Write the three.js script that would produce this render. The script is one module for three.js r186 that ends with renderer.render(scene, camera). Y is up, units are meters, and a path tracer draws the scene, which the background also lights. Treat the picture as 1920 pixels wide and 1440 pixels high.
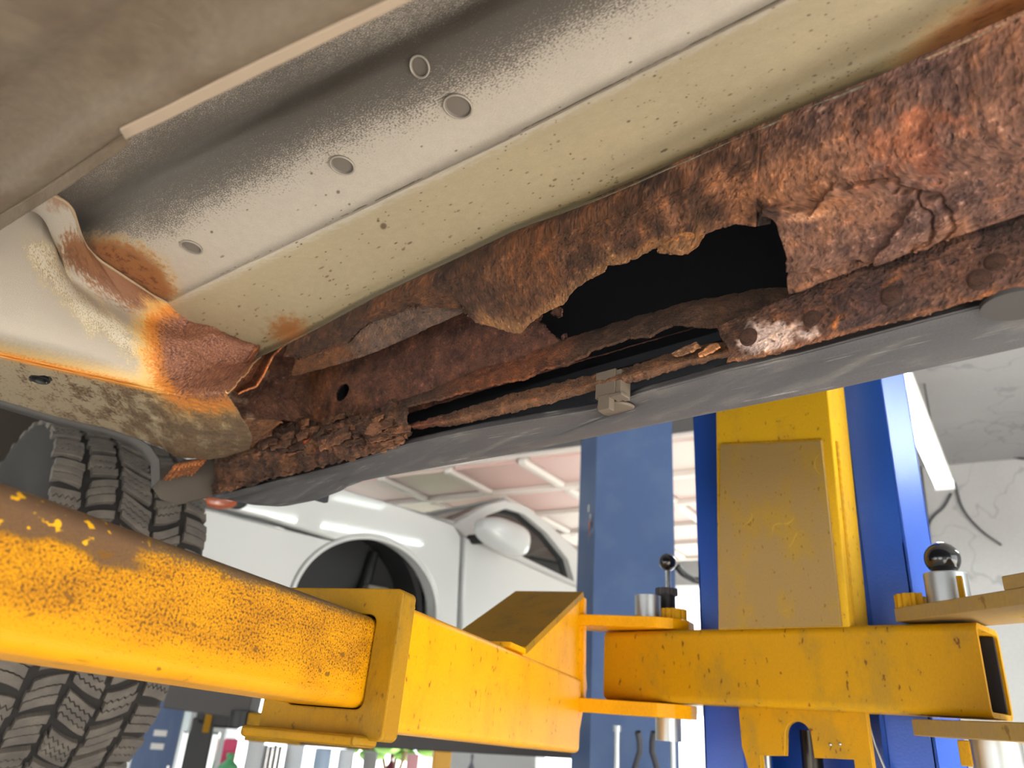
import * as THREE from 'three';
import { mergeGeometries, mergeVertices, toCreasedNormals } from 'three/addons/utils/BufferGeometryUtils.js';
import { RoundedBoxGeometry } from 'three/addons/geometries/RoundedBoxGeometry.js';
import { RectAreaLightUniformsLib } from 'three/addons/lights/RectAreaLightUniformsLib.js';

// ---------- camera, sky, lights, exposure ----------
const V3 = (x, y, z) => new THREE.Vector3(x, y, z);
const EYE = V3(0, 1.45, 0), FPX = 1390;                       // eye height above the shop floor, focal length in pixels of the 1920x1440 frame
const AX = [[0.71646726, 0.23914979, 0.6553488], [0.06718544, 0.91138506, -0.40603373], [-0.69437799, 0.33493977, 0.63691017]];   // world axes seen from the camera
const scene = new THREE.Scene();
const camera = new THREE.PerspectiveCamera(2 * Math.atan(720 / FPX) * 180 / Math.PI, 1920 / 1440, 0.02, 80);
const camBasis = new THREE.Matrix4().set(AX[0][0], AX[0][1], AX[0][2], EYE.x, AX[1][0], AX[1][1], AX[1][2], EYE.y, AX[2][0], AX[2][1], AX[2][2], EYE.z, 0, 0, 0, 1);
camBasis.decompose(camera.position, camera.quaternion, camera.scale);
camera.scale.set(1, 1, 1); camera.updateMatrixWorld(true);
camera.focus = 0.85; camera.userData.fStop = 5.6;
scene.add(camera);
scene.background = new THREE.Color(0.92, 0.97, 1.0); scene.backgroundIntensity = 4.0;      // bright daylight outside the open bay doors
const renderer = new THREE.WebGLRenderer({ antialias: true });
renderer.toneMapping = THREE.LinearToneMapping;
renderer.toneMappingExposure = 1.0;
renderer.shadowMap.enabled = true;
RectAreaLightUniformsLib.init();
const TUBE_LIGHT = 64, TUBE_GLOW = 10;
const sun = new THREE.DirectionalLight(new THREE.Color(1, .945, .86), 54);          // low sun coming in through the bays to the right of the vehicle, on to the shop floor
sun.name = 'sun'; sun.position.set(10.5, 6.4, 2.2); sun.target.position.set(1, 0, 0); sun.castShadow = true;
Object.assign(sun.shadow.camera, { left: -14, right: 14, top: 14, bottom: -14, near: .5, far: 40 }); sun.shadow.mapSize.set(2048, 2048);
scene.add(sun, sun.target);

// ---------- small tools ----------
function rng(seed) { let a = seed >>> 0; return () => { a = (a + 0x6D2B79F5) | 0; let t = Math.imul(a ^ (a >>> 15), 1 | a); t = (t + Math.imul(t ^ (t >>> 7), 61 | t)) ^ t; return ((t ^ (t >>> 14)) >>> 0) / 4294967296; }; }
const PERM = new Uint8Array(512); { const r = rng(7), p = [...Array(256).keys()]; for (let i = 255; i > 0; i--) { const j = Math.floor(r() * (i + 1)); [p[i], p[j]] = [p[j], p[i]]; } for (let i = 0; i < 512; i++) PERM[i] = p[i & 255]; }
const fade = (t) => t * t * t * (t * (t * 6 - 15) + 10), mix = (a, b, t) => a + (b - a) * t, clamp = (x, a = 0, b = 1) => Math.min(b, Math.max(a, x));
const smooth = (a, b, x) => { const t = clamp((x - a) / (b - a)); return t * t * (3 - 2 * t); };
const GX = [1, -1, 0, 0, .7, -.7, .7, -.7], GY = [0, 0, 1, -1, .7, .7, -.7, -.7];
function n2(x, y, per = 256) {                                 // gradient noise in the plane, repeating every `per` cells, about -0.7 to 0.7
  const xi = Math.floor(x), yi = Math.floor(y), xf = x - xi, yf = y - yi;
  let x0 = xi % per, y0 = yi % per; if (x0 < 0) x0 += per; if (y0 < 0) y0 += per;
  const x1 = x0 + 1 === per ? 0 : x0 + 1, y1 = y0 + 1 === per ? 0 : y0 + 1;
  const A = PERM[x0 & 255], B = PERM[x1 & 255], p = y0 & 255, q = y1 & 255, a = PERM[A + p] & 7, b = PERM[B + p] & 7, c = PERM[A + q] & 7, d = PERM[B + q] & 7;
  const u = xf * xf * xf * (xf * (xf * 6 - 15) + 10), v = yf * yf * yf * (yf * (yf * 6 - 15) + 10);
  const s = GX[a] * xf + GY[a] * yf, t = GX[b] * (xf - 1) + GY[b] * yf, m = GX[c] * xf + GY[c] * (yf - 1), n = GX[d] * (xf - 1) + GY[d] * (yf - 1);
  const e = s + (t - s) * u, f = m + (n - m) * u; return e + (f - e) * v;
}
function fbm(x, y, oct = 4, per = 256) { let s = 0, a = 1, t = 0; for (let i = 0; i < oct; i++) { s += a * n2(x + i * 17, y + i * 31, per); t += a; a *= .5; x *= 2; y *= 2; per = Math.min(per * 2, 256); } return s / t; }
const TX = [1, -1, 1, -1, 1, -1, 1, -1, 0, 0, 0, 0, 1, 0, -1, 0], TY = [1, 1, -1, -1, 0, 0, 0, 0, 1, -1, 1, -1, 1, -1, 1, -1], TZ = [0, 0, 0, 0, 1, 1, -1, -1, 1, 1, -1, -1, 0, 1, 0, -1];
function n3(x, y, z) {
  const xi = Math.floor(x), yi = Math.floor(y), zi = Math.floor(z), xf = x - xi, yf = y - yi, zf = z - zi, u = xf * xf * xf * (xf * (xf * 6 - 15) + 10), v = yf * yf * yf * (yf * (yf * 6 - 15) + 10), w = zf * zf * zf * (zf * (zf * 6 - 15) + 10);
  let r0 = 0, r1 = 0;
  for (let c = 0; c < 2; c++) {
    const Z = (zi + c) & 255, dz = zf - c; let e0 = 0, e1 = 0;
    for (let b = 0; b < 2; b++) {
      const Y = (yi + b) & 255, dy = yf - b, h0 = PERM[PERM[PERM[xi & 255] + Y] + Z] & 15, h1 = PERM[PERM[PERM[(xi + 1) & 255] + Y] + Z] & 15;
      const s = TX[h0] * xf + TY[h0] * dy + TZ[h0] * dz, t = TX[h1] * (xf - 1) + TY[h1] * dy + TZ[h1] * dz, e = s + (t - s) * u; if (b) e1 = e; else e0 = e;
    }
    const e = e0 + (e1 - e0) * v; if (c) r1 = e; else r0 = e;
  }
  return r0 + (r1 - r0) * w;
}
function fbm3(p, f, oct = 4) { let s = 0, a = 1, t = 0; for (let i = 0; i < oct; i++) { s += a * n3(p.x * f + i * 9, p.y * f + i * 5, p.z * f); t += a; a *= .5; f *= 2; } return s / t; }

// ---------- from the photograph to the place ----------
const ray = (px, py) => { const x = (px - 960) / FPX, y = (720 - py) / FPX; return V3(AX[0][0] * x + AX[0][1] * y - AX[0][2], AX[1][0] * x + AX[1][1] * y - AX[1][2], AX[2][0] * x + AX[2][1] * y - AX[2][2]); };
const pt = (px, py, depth) => ray(px, py).multiplyScalar(depth).add(EYE);
const onX = (px, py, x) => { const r = ray(px, py); return pt(px, py, x / r.x); };                 // x, z measured from the camera, y too
const onY = (px, py, y) => { const r = ray(px, py); return pt(px, py, y / r.y); };
const onZ = (px, py, z) => { const r = ray(px, py); return pt(px, py, z / r.z); };
const toPhoto = (p) => { const x = p.x - EYE.x, y = p.y - EYE.y, z = p.z - EYE.z, d = AX[0][2] * x + AX[1][2] * y + AX[2][2] * z; return [960 - FPX * (AX[0][0] * x + AX[1][0] * y + AX[2][0] * z) / d, 720 + FPX * (AX[0][1] * x + AX[1][1] * y + AX[2][1] * z) / d]; };
// the lifted vehicle's own axes: a along the sill, b up, c inboard (all from the camera)
const vA = V3(1, -.022, -.022).normalize(), vC = V3(.022, 0, 1).normalize(), vB = new THREE.Vector3().crossVectors(vC, vA);
const vp = (a, b, c) => EYE.clone().addScaledVector(vA, a).addScaledVector(vB, b).addScaledVector(vC, c);
const VB = (b) => (px, py) => { const r = ray(px, py); return pt(px, py, b / r.dot(vB)); };
const VC = (c) => (px, py) => { const r = ray(px, py); return pt(px, py, c / r.dot(vC)); };
const VA = (a) => (px, py) => { const r = ray(px, py); return pt(px, py, a / r.dot(vA)); };
const SEAM = [.475, -.48], FOOT = [.355, -.588];                                                 // (b, c) of the sill wall's upper and lower edge
const VS = (off = 0) => { const db = FOOT[0] - SEAM[0], dc = FOOT[1] - SEAM[1], l = Math.hypot(db, dc), nb = dc / l, nc = -db / l; return (px, py) => { const r = ray(px, py), k = SEAM[0] * nb + SEAM[1] * nc + off; return pt(px, py, k / (r.dot(vB) * nb + r.dot(vC) * nc)); }; };

// ---------- scene tree ----------
const taken = {};
const numbered = (n) => { const k = taken[n] = (taken[n] ?? -1) + 1; return k ? n + '_' + String(k).padStart(3, '0') : n; };
function thing(name, label, category, base, group) { const o = new THREE.Group(); o.name = numbered(name); if (base) o.position.copy(base); o.userData = { label, category }; if (group) o.userData.group = group; scene.add(o); return o; }
function part(name, geo, material, parent, label) {            // geometry in world coordinates; it is shifted to its thing's base
  const m = new THREE.Mesh(geo, material); m.name = name; m.castShadow = m.receiveShadow = true;
  if (label) m.userData.label = label;
  let p = parent, off = V3(0, 0, 0); while (p && p !== scene) { off.add(p.position); p = p.parent; }
  if (parent?.userData.local) off.set(0, 0, 0);
  m.position.copy(off).negate(); parent.add(m); return m;
}
function local(name, geo, material, parent, pos, label) { const m = new THREE.Mesh(geo, material); m.name = name; m.castShadow = m.receiveShadow = true; if (pos) m.position.set(...pos); if (label) m.userData.label = label; parent.add(m); return m; }
function single(name, geo, material, label, category, group) { geo.computeBoundingBox(); const b = geo.boundingBox, c = V3((b.min.x + b.max.x) / 2, b.min.y, (b.min.z + b.max.z) / 2); geo.translate(-c.x, -c.y, -c.z); const m = new THREE.Mesh(geo, material); m.name = numbered(name); m.position.copy(c); m.castShadow = m.receiveShadow = true; m.userData = { label, category }; if (group) m.userData.group = group; scene.add(m); return m; }
function struct(name, geo, material, parent = scene) { const m = new THREE.Mesh(geo, material); m.name = name; m.castShadow = m.receiveShadow = true; if (parent === scene) m.userData = { kind: 'structure' }; parent.add(m); return m; }

// ---------- geometry tools ----------
const clean = (g) => { const q = g.index ? g.toNonIndexed() : g; for (const k of Object.keys(q.attributes)) if (!['position', 'normal', 'uv'].includes(k)) q.deleteAttribute(k); return q; };
const merge = (list) => mergeGeometries(list.map(clean));
const box = (x0, x1, y0, y1, z0, z1, r = 0) => { const w = x1 - x0, h = y1 - y0, d = z1 - z0; const g = r ? new RoundedBoxGeometry(w, h, d, 2, Math.min(r, w / 2.1, h / 2.1, d / 2.1)) : new THREE.BoxGeometry(w, h, d); return g.translate((x0 + x1) / 2, (y0 + y1) / 2, (z0 + z1) / 2); };
const cyl = (p, r, h, seg = 24, r2 = r) => new THREE.CylinderGeometry(r2, r, h, seg).translate(p.x, p.y + h / 2, p.z);
const rod = (a, b, r, seg = 10) => { const d = b.clone().sub(a), g = new THREE.CylinderGeometry(r, r, d.length(), seg); g.applyQuaternion(new THREE.Quaternion().setFromUnitVectors(V3(0, 1, 0), d.clone().normalize())); return g.translate((a.x + b.x) / 2, (a.y + b.y) / 2, (a.z + b.z) / 2); };
const tube = (pts, r, seg = 40, rad = 8) => new THREE.TubeGeometry(new THREE.CatmullRomCurve3(pts), seg, r, rad);
function densify(list, step) { const o = []; for (let i = 0; i < list.length - 1; i++) { const [a, b] = [list[i], list[i + 1]], n = Math.max(1, Math.round(Math.hypot(b[0] - a[0], b[1] - a[1]) / step)); for (let k = 0; k < n; k++) o.push([mix(a[0], b[0], k / n), mix(a[1], b[1], k / n)]); } o.push(list[list.length - 1]); return o; }
const jag = (list, amp, seed = 0, step = 3) => densify(list, step).map(([x, y], i, a) => { const e = Math.min(1, Math.min(i, a.length - 1 - i) / 3); return [x + e * amp * (1.5 * n2(x * .09 + seed, y * .09) + n2(x * .3, y * .3 + seed)), y + e * amp * (2 * n2(x * .07, y * .07 + seed + 9) + 1.3 * n2(x * .31 + seed, y * .31))]; });
const row = (list, plane) => densify(list, 12).map(([x, y]) => plane(x, y));
const edge = (list, plane, amp, seed) => jag(list, amp, seed).map(([x, y]) => plane(x, y));
function resample(curve, n) {                                    // n + 1 points, evenly spaced along the polyline
  const L = [0]; for (let i = 1; i < curve.length; i++) L.push(L[i - 1] + curve[i].distanceTo(curve[i - 1]));
  const out = []; let k = 0; for (let i = 0; i <= n; i++) { const s = L[L.length - 1] * i / n; while (k < curve.length - 2 && L[k + 1] < s) k++; const d = L[k + 1] - L[k] || 1; out.push(curve[k].clone().lerp(curve[k + 1], clamp((s - L[k]) / d))); } return out;
}
// A sheet of metal through several rows of points: a fine grid, pushed in and out by `bulge`, with real thickness behind it.
function sheet(rows, nu, nv, { thick = .0015, bulge, curve = true, at, hole } = {}) {   // hole(x, y, p): true where the sheet is cut out
  const R = rows.map((r) => resample(r, nu)), m = rows.length, grid = [];
  const vs = at ?? R.map((_, i) => i / (m - 1));
  for (let j = 0; j <= nv; j++) {
    const v = j / nv; let k = 0; while (k < m - 2 && vs[k + 1] < v) k++;
    const t = (v - vs[k]) / (vs[k + 1] - vs[k]), line = [];
    for (let i = 0; i <= nu; i++) {
      const p1 = R[k][i], p2 = R[k + 1][i];
      if (!curve || m < 3) { line.push(p1.clone().lerp(p2, t)); continue; }
      const p0 = k ? R[k - 1][i] : p1.clone().multiplyScalar(2).sub(p2), p3 = k < m - 2 ? R[k + 2][i] : p2.clone().multiplyScalar(2).sub(p1), q = V3();
      for (const c of ['x', 'y', 'z']) { const a = p0[c], b = p1[c], d = p2[c], e = p3[c]; q[c] = b + .5 * t * (d - a + t * (2 * a - 5 * b + 4 * d - e + t * (3 * (b - d) + e - a))); }
      line.push(q);
    }
    grid.push(line);
  }
  const W1 = nu + 1, H1 = nv + 1, N = [];
  const dx = V3(), dy = V3(), normals = () => { for (let j = 0; j < H1; j++) { N[j] ??= []; for (let i = 0; i < W1; i++) { dx.subVectors(grid[j][Math.min(i + 1, nu)], grid[j][Math.max(i - 1, 0)]); dy.subVectors(grid[Math.min(j + 1, nv)][i], grid[Math.max(j - 1, 0)][i]); const n = (N[j][i] ??= V3()).crossVectors(dx, dy); if (n.lengthSq() < 1e-16) n.copy(N[j][i - 1] ?? N[j - 1]?.[i] ?? dx.set(0, -1, 0)); n.normalize(); } } };
  normals();
  const mid = grid[nv >> 1][nu >> 1], flip = N[nv >> 1][nu >> 1].dot(EYE.clone().sub(mid)) < 0 ? -1 : 1;
  if (bulge) { for (let j = 0; j < H1; j++) for (let i = 0; i < W1; i++) { const p = grid[j][i]; p.addScaledVector(N[j][i], flip * bulge(i / nu, j / nv, p)); } normals(); }
  const pos = new Float32Array(W1 * H1 * 6), uv = new Float32Array(W1 * H1 * 4), idx = [];
  let LU = 0, LV = 0; for (let i = 0; i < nu; i++) LU += grid[nv >> 1][i].distanceTo(grid[nv >> 1][i + 1]); for (let j = 0; j < nv; j++) LV += grid[j][nu >> 1].distanceTo(grid[j + 1][nu >> 1]);
  for (let j = 0; j < H1; j++) for (let i = 0; i < W1; i++) {
    const k = j * W1 + i, p = grid[j][i], n = N[j][i]; pos.set([p.x, p.y, p.z], k * 3);
    pos.set([p.x - n.x * flip * thick, p.y - n.y * flip * thick, p.z - n.z * flip * thick], (k + W1 * H1) * 3);
    uv.set([i / nu, j / nv], k * 2); uv.set([i / nu, j / nv], (k + W1 * H1) * 2);
  }
  const B = W1 * H1, quad = (a, b, c, d) => (flip > 0 ? idx.push(a, b, c, a, c, d) : idx.push(a, c, b, a, d, c));
  const cut = hole ? [] : null; if (hole) for (let j = 0; j < nv; j++) for (let i = 0; i < nu; i++) { const [x, y] = toPhoto(grid[j][i]); cut[j * nu + i] = hole(x, y, grid[j][i]); }
  for (let j = 0; j < nv; j++) for (let i = 0; i < nu; i++) {
    const a = j * W1 + i, here = cut && cut[j * nu + i]; if (!here) { quad(a, a + 1, a + 1 + W1, a + W1); quad(B + a, B + a + W1, B + a + 1 + W1, B + a + 1); }
    if (cut) { if (i && here !== cut[j * nu + i - 1]) quad(a, a + W1, B + a + W1, B + a); if (j && here !== cut[(j - 1) * nu + i]) quad(B + a, B + a + 1, a + 1, a); }
  }
  for (let i = 0; i < nu; i++) { quad(B + i, B + i + 1, i + 1, i); const a = nv * W1 + i; quad(a, a + 1, B + a + 1, B + a); }
  for (let j = 0; j < nv; j++) { const a = j * W1, b = a + nu; quad(a, a + W1, B + a + W1, B + a); quad(B + b, B + b + W1, b + W1, b); }
  const g = new THREE.BufferGeometry(); g.setAttribute('position', new THREE.BufferAttribute(pos, 3)); g.setAttribute('uv', new THREE.BufferAttribute(uv, 2)); g.setIndex(idx); g.computeVertexNormals();
  g.userData = {}; const S = { geo: g, grid, N, flip, nu, nv, LU, LV };
  S.metres = (tile = .3) => { for (let i = 0; i < uv.length; i += 2) { uv[i] *= LU / tile; uv[i + 1] *= LV / tile; } return S; };
  S.tint = (fn) => { const c = new Float32Array(W1 * H1 * 6), col = [0, 0, 0]; for (let j = 0; j < H1; j++) for (let i = 0; i < W1; i++) { const [x, y] = toPhoto(grid[j][i]); fn(col, x, y, grid[j][i], i / nu, j / nv); const k = (j * W1 + i) * 3; for (let q = 0; q < 3; q++) c[k + q] = c[k + B * 3 + q] = Math.pow(col[q], 2.2); } g.setAttribute('color', new THREE.BufferAttribute(c, 3)); return S; };
  S.near = (px, py) => { let best = 1e9, r = [0, 0]; const scan = (j0, j1, i0, i1, st) => { for (let j = Math.max(0, j0); j <= Math.min(nv, j1); j += st) for (let i = Math.max(0, i0); i <= Math.min(nu, i1); i += st) { const [x, y] = toPhoto(grid[j][i]), d = (x - px) ** 2 + (y - py) ** 2; if (d < best) { best = d; r = [j, i]; } } }; scan(0, nv, 0, nu, 6); const [a, b] = r; scan(a - 8, a + 8, b - 8, b + 8, 1); return { p: grid[r[0]][r[1]].clone(), n: N[r[0]][r[1]].clone().multiplyScalar(flip), u: r[1] / nu, v: r[0] / nv }; };
  return S;
}
const distLine = (x, y, pts) => { let b = 1e9; for (let i = 0; i < pts.length - 1; i++) { const [ax, ay] = pts[i], [bx, by] = pts[i + 1], dx = bx - ax, dy = by - ay, t = clamp(((x - ax) * dx + (y - ay) * dy) / (dx * dx + dy * dy || 1)); b = Math.min(b, Math.hypot(x - ax - t * dx, y - ay - t * dy)); } return b; };
const inside = (x, y, pts) => { let r = false; for (let i = 0, j = pts.length - 1; i < pts.length; j = i++) { const [a, b] = pts[i], [c, d] = pts[j]; if ((b > y) !== (d > y) && x < (c - a) * (y - b) / (d - b) + a) r = !r; } return r; };
const signed = (x, y, pts) => (inside(x, y, pts) ? -1 : 1) * distLine(x, y, [...pts, pts[0]]);    // negative inside

// ---------- textures ----------
function tex(w, h, fn, { bump = true, rough = false } = {}) {   // fn(u, v, out): out = [r, g, b (sRGB 0..1), height, roughness]
  const C = new Uint8Array(w * h * 4), B = bump ? new Uint8Array(w * h * 4) : null, R = rough ? new Uint8Array(w * h * 4) : null, o = [0, 0, 0, .5, .6];
  for (let j = 0; j < h; j++) for (let i = 0; i < w; i++) {
    fn((i + .5) / w, (j + .5) / h, o); const k = (j * w + i) * 4;
    C[k] = clamp(o[0]) * 255; C[k + 1] = clamp(o[1]) * 255; C[k + 2] = clamp(o[2]) * 255; C[k + 3] = 255;
    if (B) { B[k] = B[k + 1] = B[k + 2] = clamp(o[3]) * 255; B[k + 3] = 255; }
    if (R) { R[k] = R[k + 1] = R[k + 2] = clamp(o[4]) * 255; R[k + 3] = 255; }
  }
  const mk = (d, srgb) => { const t = new THREE.DataTexture(d, w, h, THREE.RGBAFormat); t.magFilter = THREE.LinearFilter; t.minFilter = THREE.LinearMipmapLinearFilter; t.generateMipmaps = true; t.wrapS = t.wrapT = THREE.RepeatWrapping; if (srgb) t.colorSpace = THREE.SRGBColorSpace; t.needsUpdate = true; return t; };
  const out = { map: mk(C, true) }; if (B) out.bumpMap = mk(B); if (R) out.roughnessMap = mk(R); return out;
}
const std = (o) => new THREE.MeshStandardMaterial(o), phys = (o) => new THREE.MeshPhysicalMaterial(o);
const rgb = (r, g, b) => new THREE.Color().setRGB(r / 255, g / 255, b / 255, THREE.SRGBColorSpace);
const blend = (o, c, t) => { o[0] = mix(o[0], c[0] / 255, t); o[1] = mix(o[1], c[1] / 255, t); o[2] = mix(o[2], c[2] / 255, t); };
const set = (o, c) => { o[0] = c[0] / 255; o[1] = c[1] / 255; o[2] = c[2] / 255; };
// for a texture made for one sheet: where on the sheet a texel lies, as the photograph's coordinates of that spot
function chart(S) { const { grid, nu, nv } = S, P = grid.map((l) => l.map((p) => toPhoto(p))); return (u, v) => { const x = u * nu, y = v * nv, i = Math.min(nu - 1, Math.floor(x)), j = Math.min(nv - 1, Math.floor(y)), a = x - i, b = y - j, A = P[j][i], Bq = P[j][i + 1], Cq = P[j + 1][i], D = P[j + 1][i + 1]; return [mix(mix(A[0], Bq[0], a), mix(Cq[0], D[0], a), b), mix(mix(A[1], Bq[1], a), mix(Cq[1], D[1], a), b)]; }; }

// ---------- materials of the hall ----------
const concrete = tex(640, 640, (u, v, o) => { const n = fbm(u * 6, v * 6, 5, 6), f = n2(u * 200, v * 200, 200); const s = .72 + .14 * n + .04 * f; set(o, [s * 255, s * 251, s * 243]); const st = smooth(.12, .35, fbm(u * 4 + 3, v * 4 + 8, 4, 4)); blend(o, [128, 122, 112], st * .6); o[3] = .5 + .3 * f; o[4] = .55; });
const plaster = tex(768, 768, (u, v, o) => { const n = fbm(u * 5, v * 5, 5, 5), f = n2(u * 180, v * 180, 180); const s = .75 + .07 * n + .02 * f; set(o, [s * 255, s * 254, s * 254]); const cr = Math.abs(fbm(u * 3 + 1.7, v * 3, 5, 3)); blend(o, [128, 128, 132], .32 * smooth(.006, .0015, cr)); o[3] = .5 + .2 * f + .2 * n; });
const M = {};
M.floor = std({ ...concrete, bumpScale: .002, roughness: .6 });
M.wall = std({ ...plaster, bumpScale: .004, roughness: .85 });
M.ceiling = std({ ...plaster, color: rgb(206, 204, 206), bumpScale: .004, roughness: .9 });
M.whitePaint = std({ color: rgb(222, 218, 216), roughness: .55 });
M.doorPanel = std({ color: rgb(226, 190, 182), roughness: .5 });
M.doorPanelPale = std({ color: rgb(228, 208, 198), roughness: .5 });
M.doorRib = std({ color: rgb(232, 222, 214), roughness: .5 });
M.steelDark = std({ color: rgb(70, 66, 68), roughness: .55, metalness: .3 });
M.black = std({ color: rgb(22, 22, 24), roughness: .5 });
M.cable = std({ color: rgb(58, 58, 64), roughness: .7 });
M.chrome = std({ color: rgb(205, 208, 210), roughness: .22, metalness: 1 });
M.zinc = std({ color: rgb(188, 192, 194), roughness: .38, metalness: .9 });
M.tubeGlow = std({ color: rgb(240, 255, 250), emissive: new THREE.Color(.86, 1, .96), emissiveIntensity: TUBE_GLOW, roughness: .4 });

// ---------- the hall: turned a little against the lift ----------
const YAW = 13 * Math.PI / 180, hall = new THREE.Quaternion().setFromAxisAngle(V3(0, 1, 0), YAW);
const hallPt = (x, y, z) => V3(x, y, z).applyQuaternion(hall);       // hall coordinates around the point under the camera
const inHall = (g) => g.applyQuaternion(hall);
const CEIL = 3.75, BACK = -7.4, FRONT = 7.0, LEFT = -9.5, RIGHT = 4.3, T = .2;
const uvBox = (g, s) => { const p = g.attributes.position, n = g.attributes.normal, uv = g.attributes.uv; for (let i = 0; i < p.count; i++) { const ax = Math.abs(n.getX(i)), ay = Math.abs(n.getY(i)), az = Math.abs(n.getZ(i)); const [a, b] = ay > ax && ay > az ? [p.getX(i), p.getZ(i)] : ax > az ? [p.getZ(i), p.getY(i)] : [p.getX(i), p.getY(i)]; uv.setXY(i, a / s, b / s); } return g; };
const wallGeo = (list, s) => inHall(merge(list.map((b) => uvBox(box(...b), s))));
struct('floor', inHall(uvBox(box(LEFT - T, RIGHT + T, -.2, 0, BACK - T, FRONT + T), 3)), M.floor);
struct('ceiling', inHall(uvBox(box(LEFT - T, RIGHT + T, CEIL, CEIL + T, BACK - T, FRONT + T), 4)), M.ceiling);
// far wall with two bay door openings, the one behind the lift and one farther left
const bays = [[-4.15, -.55, 2.75], [-8.9, -5.3, 2.75]];
struct('wall_far', wallGeo([[LEFT - T, bays[1][0], 0, CEIL, BACK - T, BACK], [bays[1][1], bays[0][0], 0, CEIL, BACK - T, BACK], [bays[0][1], RIGHT + T, 0, CEIL, BACK - T, BACK], [bays[0][0], bays[0][1], bays[0][2], CEIL, BACK - T, BACK], [bays[1][0], bays[1][1], bays[1][2], CEIL, BACK - T, BACK]], 4), M.wall);
const nearBays = [[-8.6, -4.9, 2.9], [-3.6, .1, 2.9]];
{ const w = []; let x = LEFT - T; for (const [a, b, h] of nearBays) { w.push([x, a, 0, CEIL, FRONT, FRONT + T], [a, b, h, CEIL, FRONT, FRONT + T]); x = b; } w.push([x, RIGHT + T, 0, CEIL, FRONT, FRONT + T]); struct('wall_near', wallGeo(w, 4), M.wall); }
struct('wall_left', wallGeo([[LEFT - T, LEFT, 0, CEIL, BACK, FRONT]], 4), M.wall);
const sideBays = [[-2.6, 1.2, 3.0], [2.0, 5.8, 3.0]];
{ const w = []; let z = BACK; for (const [a, b, h] of sideBays) { w.push([RIGHT, RIGHT + T, 0, CEIL, z, a], [RIGHT, RIGHT + T, h, CEIL, a, b]); z = b; } w.push([RIGHT, RIGHT + T, 0, CEIL, z, FRONT]); struct('wall_right', wallGeo(w, 4), M.wall); }
// open sectional door stored under the ceiling, above the bay behind the lift
{
  const [x0, x1, h] = bays[0];
  const d = thing('overhead_door', 'open pink and white sectional bay door lying flat under the ceiling', 'garage door', hallPt((x0 + x1) / 2, 2.86, BACK + 1.8));
  const secs = 5, dep = .62, y = 2.92, cols = 6, cw = (x1 - x0 - .1) / cols;
  for (let s = 0; s < secs; s++) {
    const z1 = BACK + .5 + s * dep, fr = []; fr.push([x0, x1, y + .02, y + .05, z1, z1 + dep - .02], [x0, x1, y - .03, y + .02, z1, z1 + .06]);
    const sec = part('door_section', inHall(merge(fr.map((b) => box(...b, .008)))), M.doorRib, d);
    for (let c = 0; c < cols; c++) { part('panel', inHall(box(x0 + .05 + c * cw + .05, x0 + .05 + (c + 1) * cw - .05, y - .002, y + .022, z1 + .085, z1 + dep - .045, .006)), (c + s * 2) % 3 ? M.doorPanel : M.doorPanelPale, sec); }
    for (let c = 0; c <= cols; c++) part('stile', inHall(box(x0 + .05 + c * cw - .035, x0 + .05 + c * cw + .035, y - .028, y + .02, z1 + .06, z1 + dep - .02, .02)), M.doorRib, sec);
  }
  for (const x of [x0 - .05, x1 + .02]) { part('track', inHall(box(x, x + .05, y - .03, y + .05, BACK + .3, BACK + 4.1, .01)), M.steelDark, d); }
  for (const z of [BACK + 2.2, BACK + 4.0]) part('hanger', inHall(box(x0 - .2, x1 + .2, y + .06, y + .12, z, z + .06)), M.steelDark, d);
}
// pale concrete apron all around the hall
struct('ground', inHall(uvBox(box(-22, 18, -.30, -.21, -26, 20), 4)), std({ color: rgb(190, 190, 186), roughness: .9 }));
M.leaf = std({ color: rgb(96, 132, 62), roughness: .9 });
{
  const r = rng(31), g = []; for (let i = 0; i < 260; i++) { const a = r() * 6.28, q = Math.pow(r(), .4), s = .12 + .12 * r(); const e = new THREE.IcosahedronGeometry(s, 1); e.scale(1, .55, 1); e.rotateY(r() * 6); e.translate(Math.cos(a) * q * 1.3, 1.2 + (r() - .35) * 2.0 * (1.1 - q * .5), Math.sin(a) * q * 1.0); g.push(e); }
  const at = hallPt(-9.3, 0, -11.5), b = thing('shrub', 'green leafy shrub outside beyond the white car', 'shrub', at);
  const m = new THREE.Mesh(merge(g), M.leaf); m.name = 'foliage'; m.castShadow = m.receiveShadow = true; b.add(m);
  const s = new THREE.Mesh(merge([0, 1, 2].map((k) => rod(V3(0, -.05, 0), V3(Math.cos(k * 2) * .5, 1.3, Math.sin(k * 2) * .4), .035))), std({ color: rgb(92, 72, 52), roughness: .9 })); s.name = 'stem'; b.add(s);
}
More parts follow.
